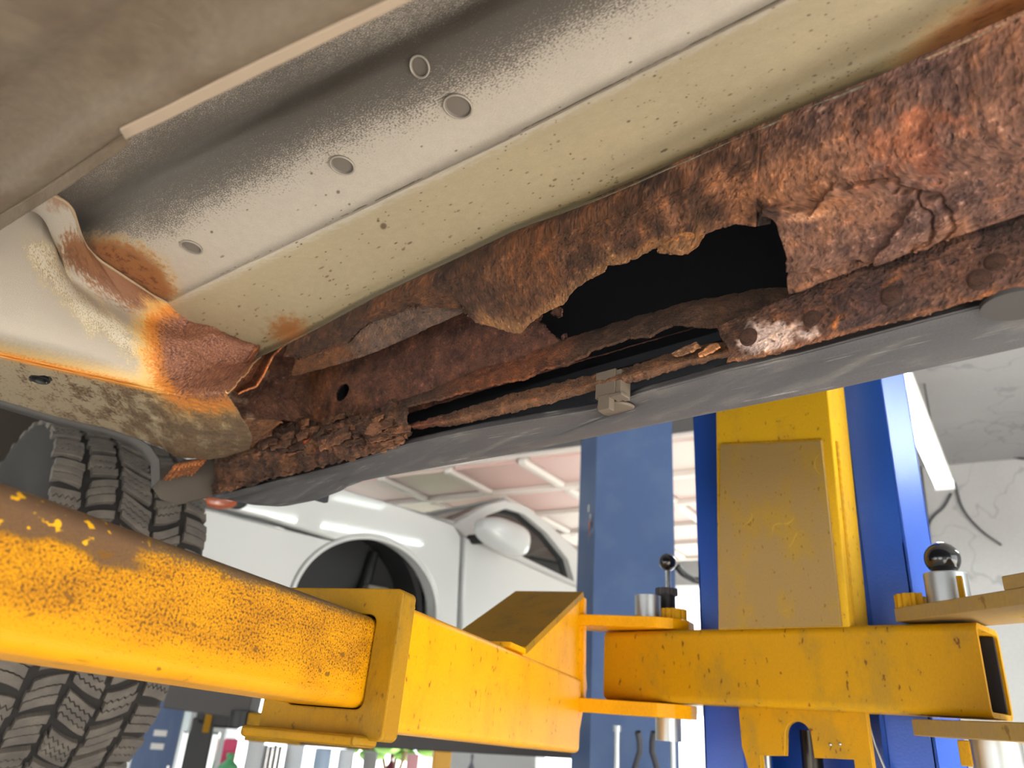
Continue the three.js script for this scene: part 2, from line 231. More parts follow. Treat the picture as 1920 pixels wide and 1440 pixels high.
// ---------- fluorescent fittings ----------
function fluorescent(a, b, label, drop, group) {                 // two tubes from a to b, hung under the ceiling
  const d = b.clone().sub(a), L = d.length(), dir = d.clone().normalize(), side = V3(-dir.z, 0, dir.x), mid = a.clone().add(b).multiplyScalar(.5);
  const f = thing('fluorescent_lamp', label, 'lamp', mid, group);
  const q = new THREE.Quaternion().setFromRotationMatrix(new THREE.Matrix4().makeBasis(dir, V3(0, 1, 0), side));
  const place = (g) => g.applyQuaternion(q).translate(mid.x, mid.y, mid.z);
  part('housing', place(box(-L / 2, L / 2, .03, .085, -.055, .055, .01)), M.whitePaint, f);
  for (const s of [-1, 1]) { part('tube', place(new THREE.CylinderGeometry(.017, .017, L - .06, 14).rotateZ(Math.PI / 2).translate(0, 0, s * .036)), M.tubeGlow, f, 'glowing fluorescent tube'); }
  for (const e of [-1, 1]) part('tube_holder', place(box(e * L / 2 - .02, e * L / 2 + .02, -.022, .05, -.06, .06, .005)), M.whitePaint, f);
  for (const e of [-.8, .8]) if (drop > .15) part('chain', place(rod(V3(e * L / 2, .08, 0), V3(e * L / 2, drop, 0), .005, 6)), M.cable, f);
  const l = new THREE.RectAreaLight(new THREE.Color(.9, 1, .97), TUBE_LIGHT, L, .11); l.position.set(0, -.03, 0);
  l.quaternion.setFromRotationMatrix(new THREE.Matrix4().makeBasis(dir, side.clone().negate(), V3(0, 1, 0))); l.castShadow = true; f.add(l);
  return f;
}
{
  const y = 1.62, a = onY(1655, 640, y), b = onY(1771, 912, y);
  fluorescent(a, b, 'hanging twin fluorescent tubes in front of the grey wall beside the blue lift post', CEIL - EYE.y - y - .01);
}
for (const [x, z, n] of [[-6.8, -3.4, 'above the white car bonnet'], [-6.6, 1.8, 'over the bay beyond the truck wheel'], [-4.2, 3.9, 'over the floor behind the truck tail'], [.4, 4.4, 'over the bay on the far side of the truck'], [2.9, 2.2, 'over the empty bay beside the sunny doorways'], [1.9, -4.2, 'over the empty bay near the grey far wall']]) fluorescent(hallPt(x, 3.3, z - 1.2), hallPt(x, 3.3, z + 1.2), 'twin fluorescent ceiling fitting ' + n, .44, 'ceiling lamps');
// loose cables on the far wall
const wallZ = (px, py) => { const r = ray(px, py).applyQuaternion(hall.clone().invert()); return pt(px, py, (BACK + .03) / r.z); };
for (const [pts, label] of [[[[1672, 836], [1780, 822], [1850, 800], [1960, 772]], 'thin dark cable running up the grey wall behind the hanging tubes'], [[[1690, 842], [1760, 846], [1840, 850], [1960, 866]], 'dark cable sagging along the grey wall below the ceiling'], [[[1790, 905], [1806, 955], [1840, 995], [1878, 1022]], 'thin cable looping down the wall from the tubes'], [[[1784, 925], [1770, 950], [1744, 978], [1742, 1050]], 'short cable hanging down the wall under the tubes'], [[[1700, 1005], [1730, 995], [1744, 978]], 'cable end reaching to the blue post'], [[[1725, 865], [1740, 980], [1752, 1075]], 'straight conduit line down the grey wall']])
  single('wall_cable', tube(pts.map(([x, y]) => wallZ(x, y)), .009, 30, 6), M.cable, label, 'cable');
single('junction_box', new RoundedBoxGeometry(.13, .08, .06, 2, .008).applyQuaternion(hall).translate(...wallZ(1682, 836).toArray()), M.cable, 'small dark junction box on the wall beside the blue post', 'junction box');

// ---------- rust and paint ----------
const rustTex = (seed, dark, mid, hot, pale) => tex(896, 896, (u, v, o) => {
  const a = fbm(u * 7 + seed, v * 7, 4, 7) * 1.3, b = fbm(u * 26, v * 26 + seed, 4, 26), c = fbm(u * 90 + seed, v * 90, 2, 90), pit = fbm(u * 44 + 5, v * 44 + seed, 3, 44);
  set(o, mid); blend(o, dark, .55 * smooth(.04, .4, -a - .5 * b)); blend(o, hot, .7 * smooth(.06, .4, a * .6 + b * .9)); blend(o, pale, .55 * smooth(.22, .5, b * .8 + c * .7 - .2 * a));
  blend(o, dark, .45 * smooth(.16, .4, pit)); const g = 1 + .34 * c + .16 * b; o[0] *= g; o[1] *= g; o[2] *= g;
  o[3] = .5 + .32 * a + .34 * b + .22 * c - .3 * smooth(.16, .4, pit);
});
const rustBrown = rustTex(0, [74, 50, 40], [120, 84, 62], [150, 98, 62], [168, 136, 110]);
const rustDark = rustTex(3, [52, 37, 31], [92, 64, 50], [124, 80, 52], [134, 106, 84]);
M.rust = std({ ...rustBrown, bumpScale: .005, roughness: .92, vertexColors: true });
M.rustDark = std({ ...rustDark, bumpScale: .008, roughness: .95, vertexColors: true });
const plain = (c) => { c[0] = c[1] = c[2] = 1; };
M.plastic = std({ ...tex(768, 384, (u, v, o) => { const n = n2(u * 300, v * 150, 300), s = fbm(u * 6, v * 120, 3, 120), d = fbm(u * 9, v * 9, 4, 9); set(o, [78, 76, 79]); blend(o, [104, 101, 99], .7 * smooth(-.05, .4, d)); blend(o, [168, 166, 164], .7 * smooth(.26, .40, s + .25 * d)); const g = 1 + .12 * n; o[0] *= g; o[1] *= g; o[2] *= g; o[3] = .5 + .3 * n + .2 * s; }), bumpScale: .0006, roughness: .62 });
M.plasticPlain = std({ color: rgb(58, 55, 54), roughness: .6 });

// ---------- the lifted vehicle ----------
const truck = thing('lifted_vehicle', 'vehicle raised on the lift, pale underside with a rotted rusty sill', 'vehicle', vp(-.4, .24, .1));
// floor pan
const far = (c, b, a = .75) => vp(a, b, c);
const lineTo = (list, plane, end = .85) => { const r = row(list, plane), e = r[r.length - 1], d = e.clone().sub(r[0]).normalize(); const k = (end - e.clone().sub(EYE).dot(vA)) / d.dot(vA); r.push(e.clone().addScaledVector(d, k)); return r; };
const SEAMPX = [[470, 672], [540, 640], [620, 598], [700, 555], [850, 483], [960, 430], [1100, 377], [1210, 330], [1360, 262], [1535, 187], [1660, 135], [1740, 98]];
const seamRow = lineTo(SEAMPX, VC(-.482));
const floorPan = sheet([
  seamRow.map((p) => p.clone().addScaledVector(vB, -.004)),
  lineTo([[430, 668], [520, 628], [700, 534], [960, 408], [1210, 306], [1500, 172], [1640, 110]], VB(.492)),
  lineTo([[330, 612], [500, 548], [700, 452], [960, 332], [1210, 218], [1450, 100], [1600, 30]], VB(.500)),
  lineTo([[260, 600], [345, 556], [640, 415], [960, 262], [1300, 92], [1480, 0]], VB(.511)),
  lineTo([[240, 588], [335, 548], [636, 404], [958, 250], [1290, 80], [1460, 0]], VB(.520)),
  lineTo([[130, 520], [300, 425], [560, 300], [800, 190], [1000, 95], [1180, 0]], VB(.529)),
  lineTo([[110, 470], [290, 352], [560, 215], [800, 100], [990, 0]], VB(.545)),
  lineTo([[92, 428], [282, 308], [560, 162], [860, 8]], VB(.566)),
  lineTo([[60, 392], [250, 270], [500, 130], [760, 0]], VB(.556)),
  lineTo([[0, 380], [150, 260], [400, 90], [560, 0]], VB(.545)),
], 420, 150, { thick: .002, bulge: (u, v, p) => .0011 * fbm3(p, 14, 2) });
{
  const C = chart(floorPan), R = rng(5), dots = [], put = (x, y, r, d, l = 1) => dots.push([x, y, r, d, l]);
  for (let i = 0; i < 520; i++) { const t = R(), x = 380 + 1500 * t, y = 640 - .46 * (x - 540) - R() * R() * 330; put(x, y, .8 + 2.2 * R() * R(), .35 + .5 * R(), 1 + 2.5 * R() * R()); }
  put(719, 424, 8, .8); put(709, 414, 3, .8); put(397, 435, 3, .8); put(634, 360, 4, .7); put(584, 325, 3, .7); put(655, 383, 2.5, .7);
  const cell = new Map(); for (const q of dots) for (let cx = Math.floor((q[0] - 12) / 24); cx <= Math.floor((q[0] + 12) / 24); cx++) for (let cy = Math.floor((q[1] - 12) / 24); cy <= Math.floor((q[1] + 12) / 24); cy++) { const k = cx + ',' + cy; (cell.get(k) ?? cell.set(k, []).get(k)).push(q); }
  const sprayShade = [[-100, 730], [150, 525], [330, 425], [480, 350], [700, 250], [900, 166], [1000, 116], [1150, 40], [1230, 0], [1400, -90]], seamLow = SEAMPX.concat([[1920, 20], [2200, -90]]);
  const crease = [[335, 552], [638, 408], [959, 254], [1295, 84], [1480, -10], [2000, -280]];
  const yAt = (L, x) => { for (let i = 0; i < L.length - 1; i++) if (x <= L[i + 1][0]) return mix(L[i][1], L[i + 1][1], (x - L[i][0]) / (L[i + 1][0] - L[i][0])); return L[L.length - 1][1]; };
  const blob = [[158, 452], [215, 452], [262, 470], [300, 500], [326, 548], [300, 575], [200, 545]], blobR = [[1690, 130], [1760, 60], [1830, 10], [1880, -60], [2300, -300], [2300, 60], [1920, 40]];
  const T = tex(1920, 880, (u, v, o) => {
    const [x, y] = C(u, v), g = n2(u * 900, v * 420), g2 = fbm(u * 160, v * 70, 3), big = fbm(u * 14, v * 6, 3);
    set(o, [183, 173, 161]); const yc = yAt(crease, x); if (y > yc) blend(o, [158, 143, 114], .85 * smooth(0, 26, y - yc + 20 * g2));
    let k = 1 + .05 * g + .05 * g2 + .05 * big; o[0] *= k; o[1] *= k; o[2] *= k; o[3] = .5 + .3 * g;
    const ds = yAt(sprayShade, x) - y, dn = smooth(-120, 120, ds + 50 * big), dk = dn * (1 - .32 * smooth(120, 220, ds + 60 * big)), gr = smooth(-.1, .5, dk * 1.25 - .6 + .75 * g + .3 * g2); if (ds > -140) blend(o, [80, 74, 69], .86 * gr * smooth(-140, -60, ds));  // overspray grain plus the curved swage's shade, both put into the colour
    const dl = Math.abs(y - yc + 2 * g2); blend(o, [96, 84, 68], .7 * smooth(2.2, .6, dl) * smooth(-.1, .25, big + g2));
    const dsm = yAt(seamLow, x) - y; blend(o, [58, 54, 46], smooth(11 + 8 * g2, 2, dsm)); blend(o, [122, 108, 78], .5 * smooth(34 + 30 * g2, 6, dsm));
    for (const [qx, qy, r, d, l] of cell.get(Math.floor(x / 24) + ',' + Math.floor(y / 24)) ?? []) { const ex = (x - qx) + (y - qy) * 0, ey = y - qy, along = (ex - .45 * ey) / l, ac = ey + .45 * ex; const q = Math.hypot(along, ac); if (q < r + 1) blend(o, [82, 66, 50], d * smooth(r + .8, r * .5, q)); }
    for (const [B, w] of [[blob, 26], [blobR, 46]]) { const sd = x > 120 && (B === blob ? x < 360 && y > 400 : x > 1600) ? signed(x, y, B) : 99; if (sd < w) { const m = smooth(w * .6, -w * .5, sd + 34 * g2 + 14 * g); blend(o, [196, 168, 120], .7 * smooth(w, 0, sd + 26 * g2)); blend(o, [140, 84, 46], m * .85); blend(o, [96, 54, 36], m * smooth(0, .35, g2 + .4 * g)); o[3] += .25 * m * g2; } }
    const tip = Math.hypot(x - 540, (y - 618) * 1.4); blend(o, [150, 94, 50], smooth(52, 10, tip + 40 * g2 + 10 * g) * .85);
  });
  part('floor_pan', floorPan.geo, std({ ...T, bumpScale: .0006, roughness: .55 }), truck, 'pale grey painted floor pan with dark overspray and painted-in shade');
}
// rubber plugs in the floor pan
M.plug = std({ color: rgb(112, 104, 96), roughness: .7 }); M.plugRim = std({ color: rgb(150, 142, 132), roughness: .5 });
for (const [x, y, r] of [[860, 193, .0135], [641, 307, .0128], [357, 459, .0132], [786, 125, .0095]]) {
  const h = floorPan.near(x, y), q = new THREE.Quaternion().setFromUnitVectors(V3(0, 1, 0), h.n);
  const prof = [[0, .0006], [r * .75, .0006], [r * .82, .0002], [r * .9, .0002], [r * .94, .0022], [r, .0024], [r * 1.06, .0016], [r * 1.1, -.001]].map(([a, b]) => new THREE.Vector2(a, b));
  const g = new THREE.LatheGeometry(prof, 40).applyQuaternion(q).translate(h.p.x, h.p.y, h.p.z), pl = part('drain_plug', g, M.plug, truck, 'round grey drain plug');
  part('plug_rim', new THREE.TorusGeometry(r * 1.03, .0011, 8, 44).rotateX(Math.PI / 2).applyQuaternion(q).translate(h.p.x + h.n.x * .0018, h.p.y + h.n.y * .0018, h.p.z + h.n.z * .0018), M.plugRim, pl);
}
// frame rail in the foreground
const railTex = tex(1024, 512, (u, v, o) => { const a = fbm(u * 6, v * 4, 4, 6), b = fbm(u * 60, v * 30, 3, 60); set(o, [118, 104, 88]); blend(o, [98, 82, 66], .7 * smooth(-.1, .35, a)); blend(o, [112, 80, 62], .4 * smooth(.2, .45, a + .5 * b)); const k = 1 + .12 * b; o[0] *= k; o[1] *= k; o[2] *= k; o[3] = .5 + .4 * b; });
M.rail = std({ ...railTex, color: rgb(226, 224, 222), bumpScale: .001, roughness: .6 });
{
  const E = [[-60, 466], [0, 424], [240, 262], [500, 136], [780, 0]], up = (d) => E.map(([x, y]) => [x - d * .42, y - d * .9]);
  const e0 = lineTo(E, VB(.335)), inb = (p, db, dc) => p.map((q) => q.clone().addScaledVector(vB, db).addScaledVector(vC, dc));
  const rail = sheet([inb(e0, .215, .012), inb(e0, .05, .002), inb(e0, .006, -.001), inb(e0, 0, .006), inb(e0, -.001, .020), inb(e0, .012, .034), inb(e0, .016, .060), inb(e0, .004, .085), inb(e0, .002, .14), inb(e0, .01, .155), inb(e0, .215, .16)], 200, 60, { thick: .004, bulge: (u, v, p) => .001 * fbm3(p, 20, 2) }).metres(.5);
  part('frame_rail', rail.geo, M.rail, truck, 'beige frame rail with a rolled edge');
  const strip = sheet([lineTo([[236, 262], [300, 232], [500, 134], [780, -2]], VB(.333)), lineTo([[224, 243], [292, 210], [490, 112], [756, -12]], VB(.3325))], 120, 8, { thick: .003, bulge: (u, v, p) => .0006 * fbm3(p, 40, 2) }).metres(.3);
  part('rail_edge_highlight', strip.geo, std({ color: rgb(156, 138, 120), roughness: .55 }), truck, 'strip along the frame rail edge, painted pale as its highlight');  // added pale strip; the rounded corner's highlight is put into its colour
  const fl = sheet([row([[-60, 474], [0, 432], [120, 356], [243, 272]], VB(.334)), row([[-60, 440], [0, 405], [120, 330], [236, 252]], VB(.3332))], 80, 10, { thick: .004, bulge: (u, v, p) => .0012 * fbm3(p, 60, 3) }).metres(.3);
  part('rail_flange', fl.geo, M.rail, truck);
}
// the rest of the underbody, out of view above and behind the camera
{
  part('underbody', merge([box(-1.25, 1.05, .56, .60, -.1, 1.15), box(-1.25, 1.05, .36, .58, 1.15, 1.30, .02), box(-1.0, .9, .40, .545, .62, .74, .02), box(-.1, .02, .46, .56, .0, .7, .02)].map((g) => { const m = new THREE.Matrix4().makeBasis(vA, vB, vC).setPosition(EYE); return g.applyMatrix4(m); })), M.rail, truck);
  const m = new THREE.Matrix4().makeBasis(vA, vB, vC).setPosition(EYE);
  part('body_side', merge([box(-1.40, 1.05, .42, 1.15, -.875, -.85, .008), box(-1.40, 1.05, .42, .432, -.86, -.735), box(-1.40, 1.05, .345, .43, -.747, -.738), box(-1.32, 1.05, .98, 1.0, -.86, -.47), box(-1.40, 1.05, .56, .575, -.60, -.47), box(-1.40, 1.05, .56, .98, -.50, -.485), box(-1.40, -1.385, .36, 1.0, -.86, -.60)].map((g) => uvBox(g, .3))).applyMatrix4(m), std({ color: rgb(50, 52, 60), roughness: .7 }), truck, 'charcoal inner skin of the hollow sill');  // one even charcoal colour for the skin behind the hole
}
// sill: the torn upper sheet
const tintSill = (c, x, y, p) => {
  const a = fbm3(p, 9, 3), b = fbm3(p, 34, 3), d = fbm3(p, 120, 2); let r = 1, g = 1, bl = 1;
  const t = smooth(-.2, .35, a + .4 * b); r = mix(.82, 1.14, t); g = mix(.80, 1.06, t); bl = mix(.84, .98, t);
  const right = smooth(1350, 1650, x); r = mix(r, r * .98, right); g = mix(g, g * 1.02, right); bl = mix(bl, bl * 1.14, right);
  const rightTone = smooth(1230, 1480, x + 420 * b), k = (1 + .3 * d) * mix(.68, 1, rightTone); c[0] = r * k; c[1] = g * k * mix(.98, 1, rightTone); c[2] = bl * k * mix(.94, 1, rightTone);  // rust drawn darker towards the left part of the sill
};
const bumps = (p, s = 1) => s * (.0045 * fbm3(p, 16, 3) + .0026 * fbm3(p, 55, 3) + .0012 * Math.abs(fbm3(p, 150, 2)));
const sillBow = (p) => { const q = p.clone().sub(EYE), k = clamp((q.dot(vB) - SEAM[0]) / (FOOT[0] - SEAM[0])); return .011 * Math.sin(Math.PI * k); };
const TORN = [[545, 660], [575, 668], [612, 652], [657, 640], [676, 618], [700, 601], [738, 590], [775, 571], [830, 574], [884, 574], [893, 588], [903, 600], [940, 611], [984, 622], [999, 606], [1030, 582], [1068, 563], [1078, 546], [1112, 520], [1143, 505], [1145, 494], [1170, 492], [1200, 482], [1218, 470], [1243, 460], [1246, 470], [1288, 474], [1312, 458], [1318, 441], [1350, 426], [1388, 416], [1424, 421]];
{
  const top = SEAMPX.filter(([x]) => x >= 540 && x < 1400).concat([[1427, 233]]);
  const m1 = top.map(([x, y]) => [x, y + 26 + (x - 540) * .03]);
  const A = sheet([seamRow.slice(0).filter((p) => { const [x] = toPhoto(p); return x >= 538 && x <= 1430; }), row(m1, VS(.003)), edge(TORN, VS(.003), 1.6, 3)], 640, 110, { thick: .0028, at: [0, .16, 1], bulge: (u, v, p) => bumps(p, smooth(0, .1, v)) + sillBow(p) }).metres(.3);
  A.tint((c, x, y, p, u, v) => { tintSill(c, x, y, p); const e = distLine(x, y, TORN), k = smooth(34, 4, e + 26 * fbm3(p, 40, 2)) * smooth(880, 910, x) * smooth(1340, 1300, x); c[0] = mix(c[0], 1.05, k * .8); c[1] = mix(c[1], 1.05, k * .8); c[2] = mix(c[2], .92, k * .8); });
  part('rocker_panel', A.geo, M.rust, truck, 'rust-brown torn upper sheet of the sill');
  // curled-under lip of the torn sheet
  const lipTop = [[556, 668], [576, 668], [612, 652], [657, 641], [676, 619], [700, 602], [738, 591], [775, 572], [830, 575], [887, 575]], lipLow = [[545, 706], [600, 693], [640, 682], [700, 662], [750, 640], [800, 617], [850, 595], [889, 577]];
  const lip = sheet([edge(lipTop, VS(.006), .8, 3), row(lipTop.map(([x, y], i) => { const q = lipLow[Math.round(i * 7 / 9)]; return [(x + q[0]) / 2, (y + q[1]) / 2]; }), VS(.001)), edge(lipLow, VS(-.006), 1, 8)], 240, 24, { thick: .0022, bulge: (u, v, p) => .5 * bumps(p) }).metres(.3);
  lip.tint((c, x, y, p) => { const k = 1 + .3 * fbm3(p, 60, 3), w = smooth(700, 620, x + 60 * fbm3(p, 30, 2)); c[0] = mix(.72, .8, w) * k; c[1] = mix(.80, .72, w) * k; c[2] = mix(.92, .6, w) * k; });
  part('torn_lip', lip.geo, M.rust, truck, 'grey-brown curled lip of torn sheet metal');
  // hanging flake on the torn edge
  const fk = sheet([edge([[1262, 436], [1290, 410], [1316, 432], [1322, 440]], VS(.010), .8, 2), edge([[1244, 452], [1284, 440], [1318, 446]], VS(.014), .8, 5), edge([[1243, 464], [1262, 473], [1290, 476], [1310, 460]], VS(.010), 1.2, 7)], 50, 30, { thick: .003, bulge: (u, v, p) => .8 * bumps(p) }).metres(.3).tint((c, x, y, p) => { const k = 1 + .3 * fbm3(p, 70, 2); c[0] = 1.1 * k; c[1] = 1.02 * k; c[2] = .8 * k; });
  part('rust_flake', fk.geo, M.rust, truck);
  // right of the hole
  const HOLE = [[1424, 421], [1441, 416], [1446, 404], [1438, 392], [1431, 381], [1446, 385], [1462, 402], [1466, 412], [1472, 432], [1484, 470], [1486, 492], [1481, 520], [1482, 548]];
  const plane = VS(.003), R0 = lineTo(SEAMPX, VC(-.482), .22).filter((p) => toPhoto(p)[0] >= 1405), ext = (list) => lineTo(list, plane, .22);
  const Z = sheet([R0, ext([[1408, 270], [1660, 165], [1920, 50]]), ext([[1410, 330], [1660, 250], [1920, 150]]), ext([[1420, 385], [1660, 320], [1920, 240]]), ext([[1462, 404], [1660, 360], [1920, 285]]), ext([[1474, 436], [1660, 400], [1920, 320]]), ext([[1486, 488], [1660, 440], [1920, 360]]), ext([[1481, 520], [1620, 475], [1920, 382]]), ext([[1482, 549], [1515, 540], [1609, 502], [1702, 473], [1800, 440], [1920, 400]])],
    560, 300, { thick: .003, at: [0, .08, .25, .42, .52, .64, .80, .90, 1], bulge: (u, v, p) => {
      const [x, y] = toPhoto(p), w = fbm3(p, 60, 3); let h = bumps(p, smooth(0, .05, v)) + sillBow(p) - .0012 * smooth(.06, 0, u) * smooth(.45, .4, v);
      const s1 = signed(x, y, [[1520, 395], [1560, 352], [1600, 335], [1680, 340], [1722, 368], [1742, 392], [1752, 425], [1742, 448], [1715, 462], [1690, 480], [1650, 490], [1580, 495], [1520, 500], [1470, 500], [1440, 380]]) + 26 * w; h += .0085 * smooth(1, -5, s1) - .003 * smooth(5, 1, Math.abs(s1 - 3)) * smooth(1560, 1640, x);
      const s2 = signed(x, y, [[1728, 362], [1762, 368], [1778, 395], [1782, 425], [1755, 455], [1722, 470], [1690, 490], [1640, 492], [1700, 400]]) + 14 * w; h += .0065 * smooth(1, -4, s2) - .003 * smooth(5, 1, Math.abs(s2 - 3)) * smooth(1690, 1720, x);
      const s3 = signed(x, y, [[1470, 490], [1500, 480], [1540, 520], [1510, 540], [1470, 560]]) + 16 * w; h += .006 * smooth(2, -4, s3);
      return h; } }).metres(.3);
  Z.tint((c, x, y, p) => { tintSill(c, x, y, p); const w = fbm3(p, 45, 3); const hot = .6 * smooth(80, 6, Math.hypot((x - 1705) * .7, y - 280 + (x - 1700) * .25) + 150 * w); c[0] = mix(c[0], 1.55, hot * .7); c[1] = mix(c[1], 1.25, hot * .6); c[2] = mix(c[2], 1.05, hot * .5); const pale = smooth(16, 2, distLine(x, y, [[1472, 412], [1500, 410], [1560, 398]]) + 18 * w); c[0] = mix(c[0], 1.6, pale * .6); c[1] = mix(c[1], 1.6, pale * .6); c[2] = mix(c[2], 1.6, pale * .6); });
  const tail = Z.grid.filter((_, j) => j % 20 === 0).map((l) => { const e = l[l.length - 1], o = []; for (let i = 0; i <= 8; i++) o.push(e.clone().addScaledVector(vA, .1 * i)); return o; });
  part('rocker_panel', sheet(tail, 120, 40, { thick: .003, bulge: (u, v, p) => bumps(p) * smooth(0, .05, u) }).metres(.3).tint(tintSill).geo, M.rust, truck, 'brown rusty sill sheet running on past the scaly part');
  part('rocker_panel', Z.geo, M.rust, truck, 'scaly brown sheet of the sill beyond the hole');
  for (const px of HOLE.slice(0, 1)) { const h = sheet([edge([[1418, 424], [1428, 384], [1434, 381]], VS(-.004), .8, 4), edge([[1444, 420], [1449, 404], [1440, 388]], VS(-.010), .8, 6)], 24, 10, { thick: .003, bulge: (u, v, p) => bumps(p) }).metres(.3).tint((c) => { c[0] = .7; c[1] = .8; c[2] = .95; }); part('rust_flake', h.geo, M.rust, truck); }
}
// pinch flange right of the hole, with its spot welds
const flangeTop = [[1345, 612], [1400, 590], [1470, 560], [1515, 540], [1609, 502], [1702, 473], [1800, 440], [1920, 400]], flangeLow = [[1362, 681], [1427, 671], [1552, 637], [1631, 615], [1740, 590], [1760, 582], [1840, 559], [1920, 538]];
{
  const P = VC(-.588), P2 = VC(-.592), extend = (r) => { const e = r[r.length - 1]; r.push(e.clone().addScaledVector(vA, .28)); return r; };
  const leftMid = [[1340, 628], [1352, 640]], F = sheet([extend(edge(flangeTop, P, 1.2, 11)), extend(edge([[1352, 634], [1400, 618], [1515, 575], [1702, 512], [1920, 446]], VC(-.585), .6, 1)), extend(edge([[1366, 656], [1427, 642], [1552, 608], [1740, 548], [1920, 495]], VC(-.585), .6, 2)), extend(edge(flangeLow, P2, 1.4, 12))], 460, 60, { thick: .004, bulge: (u, v, p) => .75 * bumps(p) }).metres(.3);
  F.tint((c, x, y, p) => { tintSill(c, x, y, p); for (let q = 0; q < 3; q++) c[q] *= .92; const w = fbm3(p, 60, 3), w2 = fbm3(p, 160, 2); const pale = smooth(14, -8, signed(x, y, [[1392, 648], [1415, 610], [1455, 602], [1478, 612], [1518, 622], [1520, 634], [1470, 648], [1425, 660], [1390, 662]]) + 34 * w + 16 * w2); c[0] = mix(c[0], 2.1, pale); c[1] = mix(c[1], 2.5, pale); c[2] = mix(c[2], 2.9, pale); const or = smooth(10, 0, distLine(x, y, [[1565, 612], [1572, 594], [1598, 584]]) + 14 * w) + .8 * smooth(9, 0, distLine(x, y, [[1660, 535], [1690, 515]]) + 12 * w); c[0] = mix(c[0], 1.9, or * .7); c[1] = mix(c[1], 1.55, or * .7); c[2] = mix(c[2], 1.0, or * .7); const low = smooth(13, 2, distLine(x, y, flangeLow) + 14 * w); c[0] = mix(c[0], 1.5, low * .7); c[1] = mix(c[1], 1.35, low * .7); c[2] = mix(c[2], 1.15, low * .7); });
  part('pinch_flange', sheet(F.grid.filter((_, j) => j % 12 === 0).map((l) => { const e = l[l.length - 1], o = []; for (let i = 0; i <= 8; i++) o.push(e.clone().addScaledVector(vA, .1 * i)); return o; }), 120, 12, { thick: .004, bulge: (u, v, p) => .75 * bumps(p) * smooth(0, .05, u) }).metres(.3).tint(tintSill).geo, M.rustDark, truck);
  const fl = part('pinch_flange', F.geo, M.rustDark, truck, 'dark rusty pinch flange with spot welds');
  for (const [x, y, r] of [[1403, 632, .0095], [1522, 597, .0085], [1672, 554, .0088], [1836, 524, .0085], [1865, 492, .008]]) { const h = F.near(x, y), q = new THREE.Quaternion().setFromUnitVectors(V3(0, 1, 0), h.n); const g = new THREE.LatheGeometry([[0, .0022], [r * .7, .0022], [r * .92, .0008], [r, -.003]].map(([a, b]) => new THREE.Vector2(a, b)), 24).applyQuaternion(q).translate(h.p.x, h.p.y, h.p.z); const n = g.attributes.position.count, c = new Float32Array(n * 3).fill(1); for (let i = 0; i < n; i++) { c[i * 3] = 1.15; c[i * 3 + 1] = 1.02; c[i * 3 + 2] = 1.02; } g.setAttribute('color', new THREE.BufferAttribute(c, 3)); part('spot_weld', g, M.rustDark, fl); }
}
